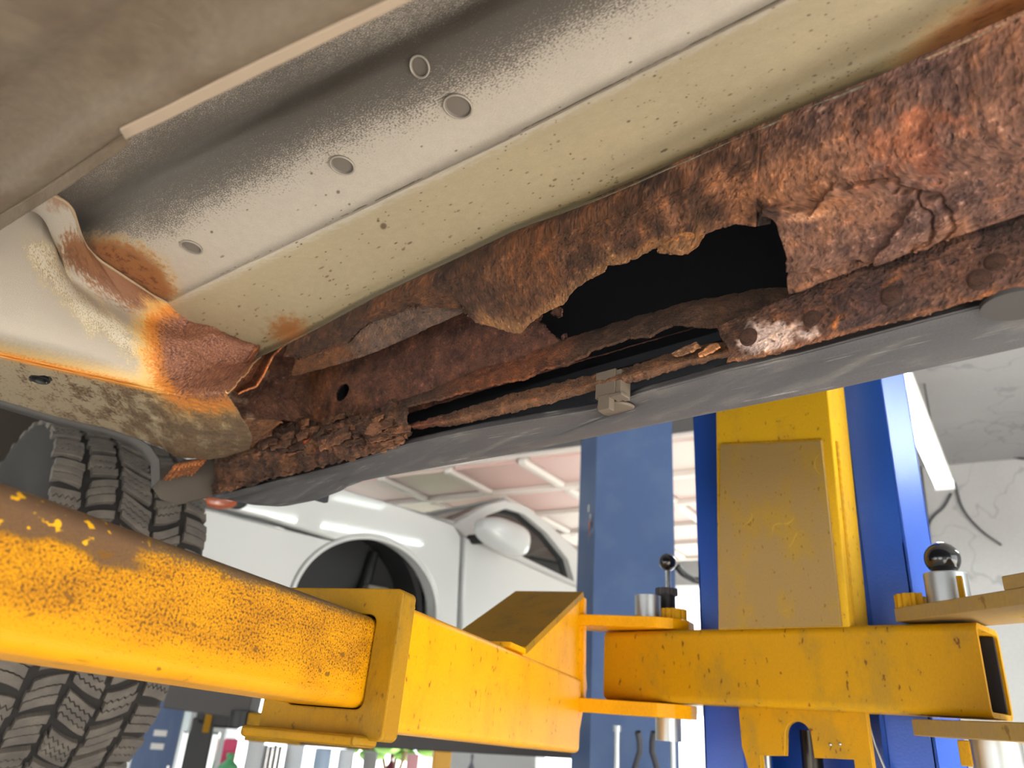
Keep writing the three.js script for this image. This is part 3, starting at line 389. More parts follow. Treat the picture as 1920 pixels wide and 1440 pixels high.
// inside of the sill: rear wall, reinforcement strip, bottom strip
{
  const W = VC(-.655), wallTop = [[470, 640], [700, 560], [960, 470], [1210, 380], [1520, 290]], wallLow = [[470, 800], [620, 800], [760, 775], [960, 715], [1210, 640], [1540, 550]];
  const holeAt = [641, 735];
  const S1 = sheet([row(wallTop, W), row([[470, 720], [640, 700], [860, 625], [1210, 510], [1530, 420]], VC(-.650)), row(wallLow, W)], 560, 110, { thick: .003, bulge: (u, v, p) => { const [x, y] = toPhoto(p); const d = Math.hypot((x - holeAt[0]) * 1.25 + (y - holeAt[1]) * .55, (y - holeAt[1]) * .8 - (x - holeAt[0]) * .2); return 1.0 * bumps(p) - .006 * smooth(24, 15, d); }, hole: (x, y, p) => Math.hypot((x - holeAt[0]) * 1.25 + (y - holeAt[1]) * .55, (y - holeAt[1]) * .8 - (x - holeAt[0]) * .2) < 14 || x > 1035 + 130 * fbm3(p, 22, 3) + .35 * (y - 600) }).metres(.3);
  S1.tint((c, x, y, p) => { const k = 1 + .5 * fbm3(p, 30, 3); const o = smooth(720, 560, x + 120 * fbm3(p, 20, 2)); c[0] = mix(.80, .96, o) * k; c[1] = mix(.74, .86, o) * k; c[2] = mix(.80, .78, o) * k; });
  part('inner_wall', S1.geo, M.rust, truck, 'rusty inner wall of the sill');
  const st = sheet([edge([[752, 750], [800, 735], [870, 703], [960, 675], [1080, 630], [1180, 596], [1300, 563], [1400, 546], [1484, 540]], VC(-.640), 1.5, 21), edge([[752, 757], [870, 716], [960, 690], [1080, 647], [1200, 608], [1300, 578], [1484, 556]], VC(-.618), 1.5, 24), edge([[752, 764], [800, 752], [860, 736], [950, 716], [1000, 704], [1024, 690], [1040, 686], [1062, 686], [1080, 676], [1098, 668], [1112, 655], [1160, 640], [1180, 634], [1215, 632], [1232, 622], [1262, 607], [1345, 613], [1440, 590], [1484, 574]], VC(-.606), 2.2, 22)], 420, 30, { thick: .003, bulge: (u, v, p) => .8 * bumps(p) }).metres(.3);
  st.tint((c, x, y, p) => { const k = 1 + .4 * fbm3(p, 50, 3), o = smooth(1120, 1000, x + 70 * fbm3(p, 24, 2)) * smooth(780, 900, x); c[0] = mix(.62, .95, o) * k; c[1] = mix(.62, .78, o) * k; c[2] = mix(.64, .66, o) * k; });
  part('reinforcement_strip', st.geo, M.rust, truck, 'ragged rusty reinforcement strip inside the sill');
  const lo = sheet([edge([[768, 795], [800, 786], [850, 772], [960, 738], [1100, 706], [1180, 688], [1250, 664], [1300, 650], [1345, 640], [1372, 640]], VC(-.622), 2, 31), edge([[772, 800], [850, 786], [960, 755], [1100, 724], [1250, 684], [1372, 655]], VC(-.608), 1, 33), edge([[776, 804], [850, 798], [960, 775], [1060, 750], [1110, 735], [1200, 714], [1290, 688], [1372, 668]], VC(-.620), 1.8, 32)], 360, 22, { thick: .003, bulge: (u, v, p) => .6 * bumps(p) }).metres(.3);
  lo.tint((c, x, y, p) => { const k = 1 + .4 * fbm3(p, 50, 3), o = smooth(860, 800, x) ; c[0] = mix(.82, .95, o) * k; c[1] = .8 * k; c[2] = .76 * k; });
  part('lower_strip', lo.geo, M.rust, truck, 'thin rusty strip along the sill bottom');
  const shard = (pts, pl, t, nm = 'rust_flake') => { const [a, b] = pts; const s = sheet([edge(a, pl, 1, a[0][0]), edge(b, pl, 1, b[0][1])], 30, 10, { thick: .0025, bulge: (u, v, p) => .7 * bumps(p) }).metres(.3).tint((c, x, y, p) => { const k = 1 + .35 * fbm3(p, 60, 2); c[0] = t[0] * k; c[1] = t[1] * k; c[2] = t[2] * k; }); part(nm, s.geo, M.rust, truck); };
  shard([[[1258, 662], [1285, 648], [1304, 640]], [[1264, 668], [1292, 660], [1312, 650]]], VC(-.6), [1.0, 1.0, .95]);
  shard([[[1308, 662], [1330, 646], [1345, 642]], [[1310, 668], [1334, 660], [1350, 650]]], VC(-.598), [1.5, 1.4, 1.2]);
}
// crumpled flange left of the hole
{
  const top = [[418, 762], [450, 772], [482, 770], [505, 776], [540, 790], [565, 800], [600, 796], [640, 793], [662, 790], [690, 778], [732, 760], [742, 754], [764, 764]], low = [[402, 928], [440, 916], [480, 905], [560, 884], [640, 864], [700, 850], [745, 836], [756, 830], [764, 800]];
  const midA = [[420, 800], [480, 812], [560, 828], [640, 818], [700, 800], [764, 775]], midB = [[410, 860], [480, 856], [560, 852], [640, 836], [700, 822], [764, 785]];
  const P = VC(-.612), L = sheet([edge(top, VC(-.628), 2.5, 41), row(midA, VC(-.600)), row(midB, VC(-.598)), edge(low, P, 2.0, 42)], 380, 170, { thick: .004, bulge: (u, v, p) => { const q = p.clone().addScaledVector(vA, .03 * fbm3(p, 20, 2)).addScaledVector(vB, .05 * fbm3(p, 11, 2)); const ridge = 1 - Math.abs(n3(q.x * 26, q.y * 62, q.z * 26)) * 2.2; return 1.3 * bumps(p) + .011 * ridge * Math.abs(fbm3(p, 12, 2)) * 2 + .0055 * (1 - 2 * Math.abs(n3(q.x * 60, q.y * 150, 3))); } }).metres(.3);
  L.tint((c, x, y, p) => { const a = fbm3(p, 22, 3), b = fbm3(p, 80, 2), t = smooth(-.2, .4, a); c[0] = mix(.72, 1.15, t) * (1 + .3 * b); c[1] = mix(.70, 1.1, t) * (1 + .3 * b); c[2] = mix(.70, 1.0, t) * (1 + .3 * b); const hot = smooth(17, 5, Math.hypot(x - 582, y - 836) + 14 * b); c[0] = mix(c[0], 2.2, hot); c[1] = mix(c[1], 1.35, hot); c[2] = mix(c[2], .95, hot); });
  const Lp = part('crumpled_flange', L.geo, M.rustDark, truck, 'crumpled flaking rust at the end of the sill');
  const lump = (x, y, r, sx, sy, t) => { const h = L.near(x, y), g = new THREE.IcosahedronGeometry(r, 5), a = g.attributes.position, v = V3(); for (let i = 0; i < a.count; i++) { v.fromBufferAttribute(a, i); const n = 1 + .35 * n3(v.x * 160 + x, v.y * 160, v.z * 160) + .2 * n3(v.x * 420, v.y * 420 + y, v.z * 420); v.multiplyScalar(n); v.set(v.x * sx, v.y * sy, v.z * .8); a.setXYZ(i, v.x, v.y, v.z); } g.translate(h.p.x, h.p.y, h.p.z); const m = mergeVertices(g); m.computeVertexNormals(); const n = m.attributes.position.count, c = new Float32Array(n * 3); for (let i = 0; i < n; i++) c.set(t, i * 3); m.setAttribute('color', new THREE.BufferAttribute(c, 3)); part('rust_lump', m, M.rust, Lp); };
  const FR = rng(91); for (let i = 0; i < 64; i++) {             // loose layers of scale
    const x = 418 + 330 * FR(), y0 = mix(770, 760, (x - 418) / 330), y = mix(y0 + 14, y0 + 100 - (x - 418) * .12, FR()), w = 14 + 34 * FR(), hgt = 4 + 9 * FR(), sl = -.25 + .3 * (FR() - .5), h = L.near(x, y), lift = .002 + .004 * FR(), dep = h.p.clone().sub(EYE).dot(vC) + lift;
    const f = sheet([edge([[x - w / 2, y - hgt / 2 - sl * w / 2], [x, y - hgt * .6], [x + w / 2, y - hgt / 2 + sl * w / 2]], VC(dep - .003), 1.6, i * 7), edge([[x - w / 2 + 3, y + hgt / 2 - sl * w / 2], [x, y + hgt * .5], [x + w / 2 - 2, y + hgt / 2 + sl * w / 2]], VC(dep + .004), 2.2, i * 11)], 26, 8, { thick: .0016, bulge: (u, v, p) => .9 * bumps(p) }).metres(.3);
    const k = .45 + .75 * FR(); f.tint((c, x2, y2, p) => { const q = k * (1 + .4 * fbm3(p, 90, 2)); c[0] = q * 1.02; c[1] = q * .96; c[2] = q * .9; }); part('rust_flake', f.geo, M.rust, Lp);
  }
  lump(703, 806, .012, 1.6, .8, [1.4, 1.25, 1.2]); lump(585, 838, .013, 1.1, 1.0, [.9, .8, .6]); lump(520, 780, .008, 1.1, 1.1, [1, .95, .85]); lump(545, 803, .007, 1, 1, [.8, .75, .7]); lump(660, 862, .005, 1.6, .6, [.9, .8, .7]);
}
// box section closing the end of the sill, in front of the wheel
{
  const VBx = (px, py) => VB(mix(.532, .497, clamp((px - 100) / 430)))(px, py);
  const lipPx = [[-80, 470], [20, 392], [80, 362], [107, 367], [128, 380], [140, 397], [146, 425], [160, 457], [180, 482], [212, 503], [250, 528], [287, 553], [325, 572], [347, 575], [362, 566], [377, 557], [400, 562], [425, 573], [450, 588], [475, 605], [520, 618]];
  const R0 = row(lipPx, VBx);
  const R1 = row([[-80, 500], [20, 430], [75, 400], [98, 425], [104, 462], [120, 498], [155, 526], [200, 552], [250, 580], [300, 602], [345, 612], [385, 596], [430, 612], [470, 632], [512, 640]], VA(-1.092));
  const R2 = row([[-80, 560], [0, 520], [60, 520], [120, 560], [200, 600], [280, 640], [350, 645], [400, 628], [450, 645], [498, 650]], VA(-1.062));
  const R3 = row([[-80, 625], [0, 620], [100, 640], [200, 668], [290, 695], [350, 690], [410, 680], [470, 682], [488, 668]], VA(-1.062));
  const R4 = row([[-80, 640], [0, 660], [100, 684], [200, 706], [300, 728], [350, 735], [400, 728], [436, 728]], VB(.368));
  const R5 = row([[-80, 655], [0, 672], [100, 695], [200, 718], [300, 742], [350, 752], [400, 752], [428, 742]], VB(.360));
  const R6 = row([[-80, 690], [0, 712], [100, 738], [200, 762], [300, 790], [370, 805], [440, 800], [470, 815]], VB(.358));
  const R7 = row([[-80, 728], [0, 750], [100, 780], [200, 803], [262, 823], [300, 838], [330, 856], [380, 862], [420, 858], [468, 842]], VB(.362));
  const B = sheet([R0, R1, R2, R3, R4, R5, R6, R7], 300, 220, { thick: .0022, at: [0, .13, .30, .46, .56, .62, .80, 1], bulge: (u, v, p) => { const [x, y] = toPhoto(p), k = smooth(230, 340, x + y * .2 - 130); const hl = Math.hypot((x - 75) / 22, (y - 711) / 8); return mix(.0006, .0045, k) * fbm3(p, 26, 3) + mix(0, .0022, k) * fbm3(p, 100, 3); }, hole: (x, y) => Math.hypot((x - 75) / 22, (y - 711) / 8) < 1 });
  const C = chart(B), crust = [[300, 610], [345, 588], [400, 572], [440, 590], [500, 625], [505, 660], [470, 690], [440, 735], [400, 745], [340, 735], [312, 700]], fold = [[-80, 650], [0, 667], [100, 690], [200, 712], [300, 735], [345, 745]], flangeRust = [[140, 470], [165, 492], [210, 525], [270, 560], [330, 590], [380, 580]], chalk = [[72, 470], [95, 510], [130, 545], [170, 590], [215, 622], [250, 650]];
  const T = tex(1280, 860, (u, v, o) => {
    const [x, y] = C(u, v), g = n2(u * 600, v * 420), g2 = fbm(u * 110, v * 80, 3), big = fbm(u * 18, v * 13, 4), c3 = fbm(u * 260 + 7, v * 190, 2);
    const sf = y - (x < 345 ? 667 + x * .226 : 745 - (x - 345) * .1);
    set(o, [170, 160, 148]); o[3] = .5 + .15 * g; o[4] = .5;
    if (sf > 0) { blend(o, [150, 132, 104], .85 * smooth(0, 8, sf)); blend(o, [104, 80, 56], .85 * smooth(-.12, .3, big + .4 * g2 + (x - 170) / 700)); blend(o, [78, 58, 44], .7 * smooth(.05, .4, g2 + .5 * big)); blend(o, [168, 150, 124], .5 * smooth(.25, .5, g2 - .3 * big)); }
    const df = distLine(x, y, fold); blend(o, [228, 190, 120], .8 * smooth(40, 6, df + 16 * g2) * (sf < 2 ? 1 : 0)); blend(o, [190, 118, 38], .9 * smooth(13, 2, df + 10 * g2) * (sf < 4 ? 1 : .3) * smooth(-60, 30, x));
    const dr = distLine(x, y, flangeRust); blend(o, [124, 78, 48], .92 * smooth(40, 14, dr + 40 * g2 + 14 * g + 20 * big)); blend(o, [92, 58, 40], .7 * smooth(30, 8, dr + 30 * g2) * smooth(-.1, .3, big + g2));
    const dc = distLine(x, y, chalk); blend(o, [186, 164, 116], .6 * smooth(34, 8, dc + 34 * g2 + 40 * big)); blend(o, [206, 198, 182], .85 * smooth(20, 4, dc + 34 * c3 + 24 * g2 + 40 * big)); blend(o, [110, 86, 62], .55 * smooth(24, 6, dc + 30 * g2) * smooth(.1, .3, c3));
    const sc = signed(x, y, crust); blend(o, [232, 186, 108], .9 * smooth(70, 26, sc + 30 * big + 24 * g2) * (sf < 0 ? 1 : .3)); blend(o, [206, 124, 46], .95 * smooth(44, 16, sc + 34 * g2 + 20 * big)); const in_ = smooth(16, -8, sc + 34 * g2 + 14 * g); blend(o, [140, 92, 72], in_); blend(o, [180, 124, 94], in_ * smooth(.05, .3, g2 + .4 * c3)); blend(o, [104, 68, 58], in_ * smooth(.06, .34, -g2 + .6 * big)); blend(o, [224, 176, 150], .8 * in_ * smooth(.28, .42, c3 + .3 * g)); o[3] += in_ * (.5 * g2 + .35 * c3); o[3] += .3 * smooth(30, 8, dc) * c3;
    const hl = Math.hypot((x - 75) / 22, (y - 711) / 8); if (hl < .96) o[3] = .3;
    const up = Math.hypot(x - 110, y - 365); blend(o, [140, 100, 76], .7 * smooth(40, 12, up + 30 * g2));
    const k = 1 + .06 * g; o[0] *= k; o[1] *= k; o[2] *= k;
  });
  part('sill_end_box', B.geo, std({ ...T, bumpScale: .003, roughness: .6 }), truck, 'pale painted box section with orange rust around its corner');
  // the raised edge of its welded flange
  part('weld_edge', tube(R0.filter((_, i) => i % 2 === 0).map((p) => p.clone().addScaledVector(vB, -.001)), .0021, 160, 6), std({ color: rgb(160, 138, 112), roughness: .7 }), truck);
  // drain hole in the lower face
  const h = B.near(75, 711), q = new THREE.Quaternion().setFromUnitVectors(V3(0, 1, 0), h.n), hg = new THREE.LatheGeometry([[.0125, -.028], [.0135, -.004], [.0150, .0006], [.0165, -.001]].map(([a, b]) => new THREE.Vector2(a, b)), 28).scale(1, 1, .8).applyQuaternion(q).translate(h.p.x + h.n.x * .0012, h.p.y + h.n.y * .0012, h.p.z + h.n.z * .0012);
  part('drain_hole', hg, M.black, truck);
  // bent flap and the pale cavity beside it
  const fl = sheet([edge([[496, 632], [470, 668], [448, 705], [430, 733]], VA(-1.058), .8, 51), edge([[516, 640], [490, 674], [468, 710], [444, 736]], VA(-1.092), .5, 52), edge([[538, 642], [514, 664], [494, 700], [480, 723], [446, 737]], VA(-1.060), .9, 53)], 80, 40, { thick: .0025, bulge: (u, v, p) => .6 * bumps(p) }).metres(.3).tint((c, x, y, p, u, v) => { const k = 1 + .3 * fbm3(p, 50, 3), e = smooth(.9, .98, v); c[0] = mix(1.0, 1.7, e) * k; c[1] = mix(.86, 1.45, e) * k; c[2] = mix(.78, 1.2, e) * k; });
  part('bent_flap', fl.geo, M.rust, truck, 'bent rusty flap at the sill end');
  const cav = sheet([row([[405, 690], [450, 680], [500, 636], [560, 650], [626, 676]], VA(-1.13)), row([[405, 715], [460, 706], [508, 672], [560, 678], [604, 690]], VA(-1.16)), row([[405, 740], [460, 735], [515, 705], [560, 704], [612, 712]], VA(-1.19)), row([[405, 765], [455, 760], [505, 748], [545, 745], [578, 748]], VA(-1.17)), row([[405, 790], [450, 785], [500, 785], [540, 788], [590, 792]], VA(-1.15))], 150, 90, { thick: .002, bulge: (u, v, p) => 1.3 * bumps(p) }).metres(.3).tint((c, x, y, p) => { const k = 1 + .25 * fbm3(p, 40, 3), w = smooth(.05, .3, fbm3(p, 26, 2) + (468 - x) / 200); c[0] = mix(.8, 1.25, w) * k; c[1] = mix(.76, 1.4, w) * k; c[2] = mix(.8, 1.5, w) * k; });
  part('cavity_panel', cav.geo, M.rust, truck);
  const lower = sheet([edge([[428, 738], [470, 772], [505, 782], [530, 790]], VC(-.59), 1.5, 61), edge([[415, 760], [450, 800], [480, 830]], VC(-.585), 1.5, 62), edge([[405, 800], [440, 850], [478, 842]], VC(-.60), 1.5, 63)], 70, 50, { thick: .003, bulge: (u, v, p) => bumps(p) + .006 * (1 - 2 * Math.abs(n3(p.x * 30, p.y * 120, p.z * 30))) * .5 }).metres(.3).tint((c, x, y, p) => { const k = 1 + .35 * fbm3(p, 50, 3); c[0] = 1.15 * k; c[1] = 1.1 * k; c[2] = 1.0 * k; });
  part('torn_corner', lower.geo, M.rust, truck, 'torn layered corner of rusty metal');
  const R = rng(77); for (let i = 0; i < 9; i++) { const t = i / 8, x0 = mix(306, 360, t), y0 = mix(896, 884, t) + 5 * R(), x1 = mix(330, 380, t), y1 = mix(868, 858, t), w = 4 + 3 * R(); const s = sheet([edge([[x0, y0], [x1, y1]], VA(-1.345 - .004 * i), .8, i * 3), edge([[x0 + w, y0 + 2], [x1 + w + 3, y1 + 2]], VA(-1.34 - .004 * i), .8, i * 5)], 24, 6, { thick: .002, bulge: (u, v, p) => .3 * bumps(p) }).metres(.3).tint((c) => { const k = .85 + .5 * R(); c[0] = 1.05 * k; c[1] = .92 * k; c[2] = .74 * k; }); part('rust_shard', s.geo, M.rust, truck); }
}
// plastic rocker trim, arch edge, end piece, clips
{
  const U = [[405, 930], [470, 914], [560, 892], [640, 872], [760, 834], [900, 804], [1000, 787], [1115, 768], [1200, 738], [1370, 692], [1500, 662], [1740, 598], [1920, 552]], Lw = [[394, 933], [440, 938], [490, 947], [535, 949], [590, 938], [635, 921], [654, 907], [700, 897], [760, 886], [960, 851], [1080, 826], [1355, 770], [1560, 730], [1920, 650]];
  const ex = (r) => { r.push(r[r.length - 1].clone().addScaledVector(vA, .85)); return r; }, off = (r, b, c) => r.map((p) => p.clone().addScaledVector(vB, b).addScaledVector(vC, c));
  const u = ex(row(U, VB(.321))), l = ex(row(Lw, VC(-.684)));
  const tr = sheet([off(u, .012, -.008), off(u, .003, -.003), u, off(u, -.003, -.016), off(l, -.001, .022), l, off(l, .006, -.010), off(l, .018, -.022), off(l, .034, -.050), off(l, .060, -.056)], 320, 60, { thick: .003, at: [0, .05, .1, .2, .5, .6, .65, .72, .85, 1] });
  { const uv = tr.geo.attributes.uv; for (let i = 0; i < uv.count; i++) uv.setXY(i, uv.getX(i) * 5, uv.getY(i) * .55); }
  const trim = part('rocker_trim', tr.geo, M.plastic, truck, 'weathered black plastic rocker trim');
  const basis = (p) => new THREE.Matrix4().makeBasis(vA, vB, vC).setPosition(p);
  const M2 = std({ color: rgb(92, 81, 70), roughness: .7 });
  const c0 = VC(-.612)(1141, 730), cl = part('trim_clip', merge([box(-.0155, .0115, -.010, .022, -.004, .004, .001), box(.0115, .0185, -.012, .020, -.016, .003, .001), box(-.010, .006, -.026, -.008, -.004, .006, .001), box(.006, .022, -.013, -.009, -.010, .006, .001)]).applyMatrix4(basis(c0)), M2, trim, 'brown plastic trim clip');
  const d0 = VB(.316)(1156, 768); part('clip_foot', new THREE.LatheGeometry([[0, -.0015], [.020, -.0015], [.0225, .0], [.0225, .003], [0, .003]].map(([a, b]) => new THREE.Vector2(a, b)), 36).applyMatrix4(basis(d0)), M2, trim);
  const d1 = VB(.312)(1905, 570); part('clip_foot', merge([new THREE.CylinderGeometry(.024, .024, .004, 32), box(-.012, .012, 0, .02, -.004, .004, .001)]).applyMatrix4(basis(d1)), M.plasticPlain, trim);
  const arch = sheet([row([[-80, 712], [0, 742], [100, 776], [200, 800], [250, 815], [282, 836], [300, 862], [300, 900]], VA(-1.335)), row([[-80, 732], [0, 762], [100, 792], [200, 816], [240, 830], [264, 846], [283, 872], [285, 914]], VA(-1.345)), row([[-80, 735], [0, 765], [100, 795], [200, 818], [240, 832], [264, 848], [284, 874], [286, 914]], VA(-1.38))], 120, 16, { thick: .003 });
  part('arch_edge', arch.geo, M.plasticPlain, truck, 'dark plastic wheel arch edge');
  const cap = sheet([row([[296, 880], [345, 862], [414, 856]], VA(-1.40)), row([[286, 902], [345, 900], [408, 892]], VA(-1.385)), row([[284, 913], [300, 936], [335, 947], [398, 931]], VA(-1.40))], 60, 30, { thick: .004 });
  part('trim_end', cap.geo, std({ color: rgb(74, 66, 58), roughness: .75 }), truck, 'dusty dark plastic end of the rocker trim');
}
// ---------- wheel ----------
const HUB = EYE.clone().add(V3(-2.112, .17, -.555)), TR = .43, TW = .168;
M.rubber = std({ ...tex(512, 512, (u, v, o) => { const n = n2(u * 160, v * 160, 160), b = fbm(u * 5, v * 5, 4, 5); set(o, [84, 78, 73]); blend(o, [108, 99, 90], .6 * smooth(-.1, .4, b)); blend(o, [66, 62, 60], .5 * smooth(.05, .4, -b)); const k = 1 + .16 * n; o[0] *= k; o[1] *= k; o[2] *= k; o[3] = .5 + .4 * n; }), bumpScale: .0008, roughness: .85 });
M.rubberDark = std({ color: rgb(34, 31, 30), roughness: .9 });
{
  const wh = part('tyre', (() => { const pr = [[.225, -.125], [.24, -.15], [.30, -.176], [.36, -.178], [.403, -.17], [.415, -.155], [.418, 0], [.415, .155], [.403, .17], [.36, .178], [.30, .176], [.24, .15], [.225, .125], [.225, -.125]].map(([r, w]) => new THREE.Vector2(r, w)); return new THREE.LatheGeometry(pr, 96).rotateX(Math.PI / 2).translate(HUB.x, HUB.y, HUB.z); })(), M.rubberDark, truck, 'black all-terrain tyre with siped tread blocks');
  const N = 32, pitch = 2 * Math.PI / N;
  const shape = (s, w, h) => { const drop = .012 * Math.pow(Math.abs(w) / TW, 4), r = TR + h - drop, th = s / TR; return [r * Math.cos(th), r * Math.sin(th), w]; };
  // one block: slabs between wavy sipes, joined in one mesh
  const block = (w0, w1, len, skew, seed, slabs) => {
    const g = [], nw = 10, gap = .0026, pos = [], idx = [];
    const sAt = (t, k, wob) => -len / 2 + len * k / slabs + skew * (t - .5) * (w1 - w0) + (wob ? +.0046 * (Math.abs(((t * 5 + seed) % 1) - .5) * 4 - 1) : 0) + .004 * Math.sin(t * 3 + seed);
    for (let k = 0; k < slabs; k++) {
      const base = pos.length / 3;
      for (let i = 0; i <= nw; i++) { const t = i / nw, ww = mix(w0, w1, t) + .003 * Math.sin(k * 2.3 + seed) * (i === 0 || i === nw ? 1 : 0), a = sAt(t, k, k > 0) + (k ? gap / 2 : 0), b = sAt(t, k + 1, k < slabs - 1) - (k < slabs - 1 ? gap / 2 : 0); for (const [s, h] of [[a, -.014], [a, -.0012], [a + .0012, 0], [b - .0012, 0], [b, -.0012], [b, -.014]]) pos.push(...shape(s, ww, h)); }
      for (let i = 0; i < nw; i++) for (let q = 0; q < 5; q++) { const A = base + i * 6 + q, B = A + 6; idx.push(A, A + 1, B + 1, A, B + 1, B); }
      for (const i of [0, nw]) { const A = base + i * 6; idx.push(A, A + 1, A + 2, A, A + 2, A + 3, A, A + 3, A + 4, A, A + 4, A + 5); }
    }
    const b = new THREE.BufferGeometry(); b.setAttribute('position', new THREE.Float32BufferAttribute(pos, 3)); b.setIndex(idx); const f = toCreasedNormals(b, .5); const p = f.attributes.position, uv = new Float32Array(p.count * 2); for (let i = 0; i < p.count; i++) { uv[i * 2] = Math.atan2(p.getY(i), p.getX(i)) * TR / .2 + seed * .37; uv[i * 2 + 1] = p.getZ(i) / .2; } f.setAttribute('uv', new THREE.BufferAttribute(uv, 2)); return f;
  };
  const rows = [[-.168, -.115, .30, 0], [-.100, -.046, -.42, .5], [-.032, .030, .50, .15], [.044, .098, -.42, .6], [.113, .168, .3, .1]], L = pitch * TR;
  rows.forEach(([a, b, sk, ph], r) => { const geos = [0, 1, 2].map((q) => block(a, b, L - .016 - .003 * q, sk, r * 1.7 + q * .6, r === 2 ? 4 : 3)); for (let k = 0; k < N; k++) { const m = new THREE.Mesh(geos[k % 3], M.rubber); m.name = 'tread_block'; m.castShadow = m.receiveShadow = true; m.position.copy(HUB); m.rotation.z = (k + ph) * pitch; wh.add(m); } });
  const rim = part('rim', new THREE.LatheGeometry([[.03, -.12], [.05, -.13], [.16, -.11], [.2, -.12], [.222, -.128], [.228, -.12], [.228, .12], [.222, .128], [.2, .11], [.05, .06], [.03, .05]].map(([r, w]) => new THREE.Vector2(r, w)), 64).rotateX(Math.PI / 2).translate(HUB.x, HUB.y, HUB.z), M.steelDark, truck);
  part('arch_liner', new THREE.ExtrudeGeometry((() => { const s = new THREE.Shape(); s.absarc(0, 0, .60, .95, Math.PI + .1, false); s.absarc(0, 0, .575, Math.PI + .1, .95, true); return s; })(), { depth: .46, bevelEnabled: false, curveSegments: 40 }).translate(HUB.x, HUB.y + .10, HUB.z - .17), std({ color: rgb(48, 40, 34), roughness: .85 }), truck);
  part('axle', rod(HUB.clone().add(V3(0, 0, .1)), HUB.clone().add(V3(0, .02, 1.3)), .045, 20), M.steelDark, truck);
}

// ---------- two-post lift: painted steel ----------
const paintYellow = (base, dust, spot, seed, extra) => tex(768, 384, (u, v, o) => { const a = fbm(u * 8 + seed, v * 4, 4, 8), g = n2(u * 260, v * 130 + seed, 260), s = fbm(u * 60, v * 30 + seed, 3, 60); set(o, base); blend(o, dust, .8 * smooth(-.08, .34, a + .25 * s)); blend(o, spot, .85 * smooth(.29, .37, s + .2 * a + .15 * g)); extra?.(u, v, o, a, g, s); const k = 1 + .05 * g; o[0] *= k; o[1] *= k; o[2] *= k; o[3] = .5 + .25 * g + .3 * s; });
const armTex = tex(1792, 448, (u, v, o) => {                      // inner tube: u runs from the far mouth to the near end, v from bottom to top
  const g = fbm(u * 330, v * 52, 3), g1 = n2(u * 760, v * 120), b = fbm(u * 14, v * 4, 4), st = fbm(u * 26, v * 70, 3);
  set(o, [196, 134, 4]); blend(o, [176, 116, 6], .6 * smooth(-.1, .3, b));
  const dens = smooth(.17, .32, u + .05 * b) * smooth(.06, .42, v) * 1.12 + .25 * smooth(.7, .95, v);
  blend(o, [142, 92, 18], .78 * smooth(.02, .22, dens * .40 - .27 + .7 * g + .4 * g1 + .22 * b)); blend(o, [74, 50, 28], .85 * smooth(.30, .38, g + .2 * b + .14 * dens));
  const wear = smooth(.78, .88, v + .10 * b + .12 * g - .10 * smooth(.6, .15, u)); blend(o, [92, 74, 60], .92 * wear); blend(o, [236, 176, 20], .8 * wear * smooth(.24, .34, b + .4 * g) );
  const nb = smooth(.68, .71, u + .05 * b) * smooth(.62, .72, v + .25 * b); blend(o, [88, 66, 50], .9 * nb); blend(o, [226, 166, 20], .85 * nb * smooth(.2, .3, fbm(u * 60, v * 12, 3) + .1 * g));
  blend(o, [110, 76, 22], .6 * smooth(.30, .42, st) * smooth(.3, .1, v)); const drip = fbm(u * 40 + 5, v * 9, 2); blend(o, [104, 70, 24], .8 * smooth(.34, .42, drip)); o[3] = .5 + .3 * g + .2 * g1 - .2 * wear;
});
M.armInner = phys({ specularIntensity: .35, ...armTex, bumpScale: .0008, roughness: .45 });
M.armYellow = phys({ specularIntensity: .35, ...paintYellow([216, 150, 0], [204, 140, 2], [120, 78, 18], 2), bumpScale: .0006, roughness: .42 });
M.armDustShaded = phys({ specularIntensity: .35, ...paintYellow([150, 108, 10], [128, 96, 26], [100, 68, 28], 6), bumpScale: .0008, roughness: .6 });  // darker copy of the arm yellow, shade of the collar face painted in
M.carYellow = phys({ specularIntensity: .35, ...paintYellow([192, 140, 10], [166, 128, 42], [104, 64, 28], 11), bumpScale: .0006, roughness: .5 });
M.carLemon = phys({ specularIntensity: .35, ...paintYellow([220, 172, 34], [206, 160, 48], [150, 112, 40], 23), bumpScale: .0006, roughness: .4 });
M.carOchre = phys({ specularIntensity: .35, ...paintYellow([156, 128, 80], [168, 134, 52], [118, 92, 54], 17, (u, v, o, a, g) => { blend(o, [204, 164, 60], .8 * smooth(.012, .004, Math.abs(fbm(u * 5 + 3, v * 7, 2)) ) * smooth(.1, .3, a)); }), bumpScale: .0006, roughness: .6 });
M.blue = std({ ...tex(512, 512, (u, v, o) => { const a = fbm(u * 5, v * 5, 4, 5), g = n2(u * 120, v * 120, 120); set(o, [32, 82, 186]); blend(o, [38, 88, 188], .6 * smooth(-.1, .3, a)); const k = 1 + .04 * g; o[0] *= k; o[1] *= k; o[2] *= k; o[3] = .5 + .3 * g; }), bumpScale: .0004, roughness: .34 });
M.slate = std({ ...tex(512, 512, (u, v, o) => { const a = fbm(u * 5 + 2, v * 5, 4, 5), g = n2(u * 120, v * 120, 120); set(o, [66, 88, 128]); blend(o, [76, 97, 132], .6 * smooth(-.1, .3, a)); const k = 1 + .04 * g; o[0] *= k; o[1] *= k; o[2] *= k; o[3] = .5 + .3 * g; }), bumpScale: .0004, roughness: .45 });
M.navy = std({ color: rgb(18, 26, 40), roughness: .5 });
M.knob = phys({ color: rgb(20, 20, 24), roughness: .18, clearcoat: .6, clearcoatRoughness: .1 });
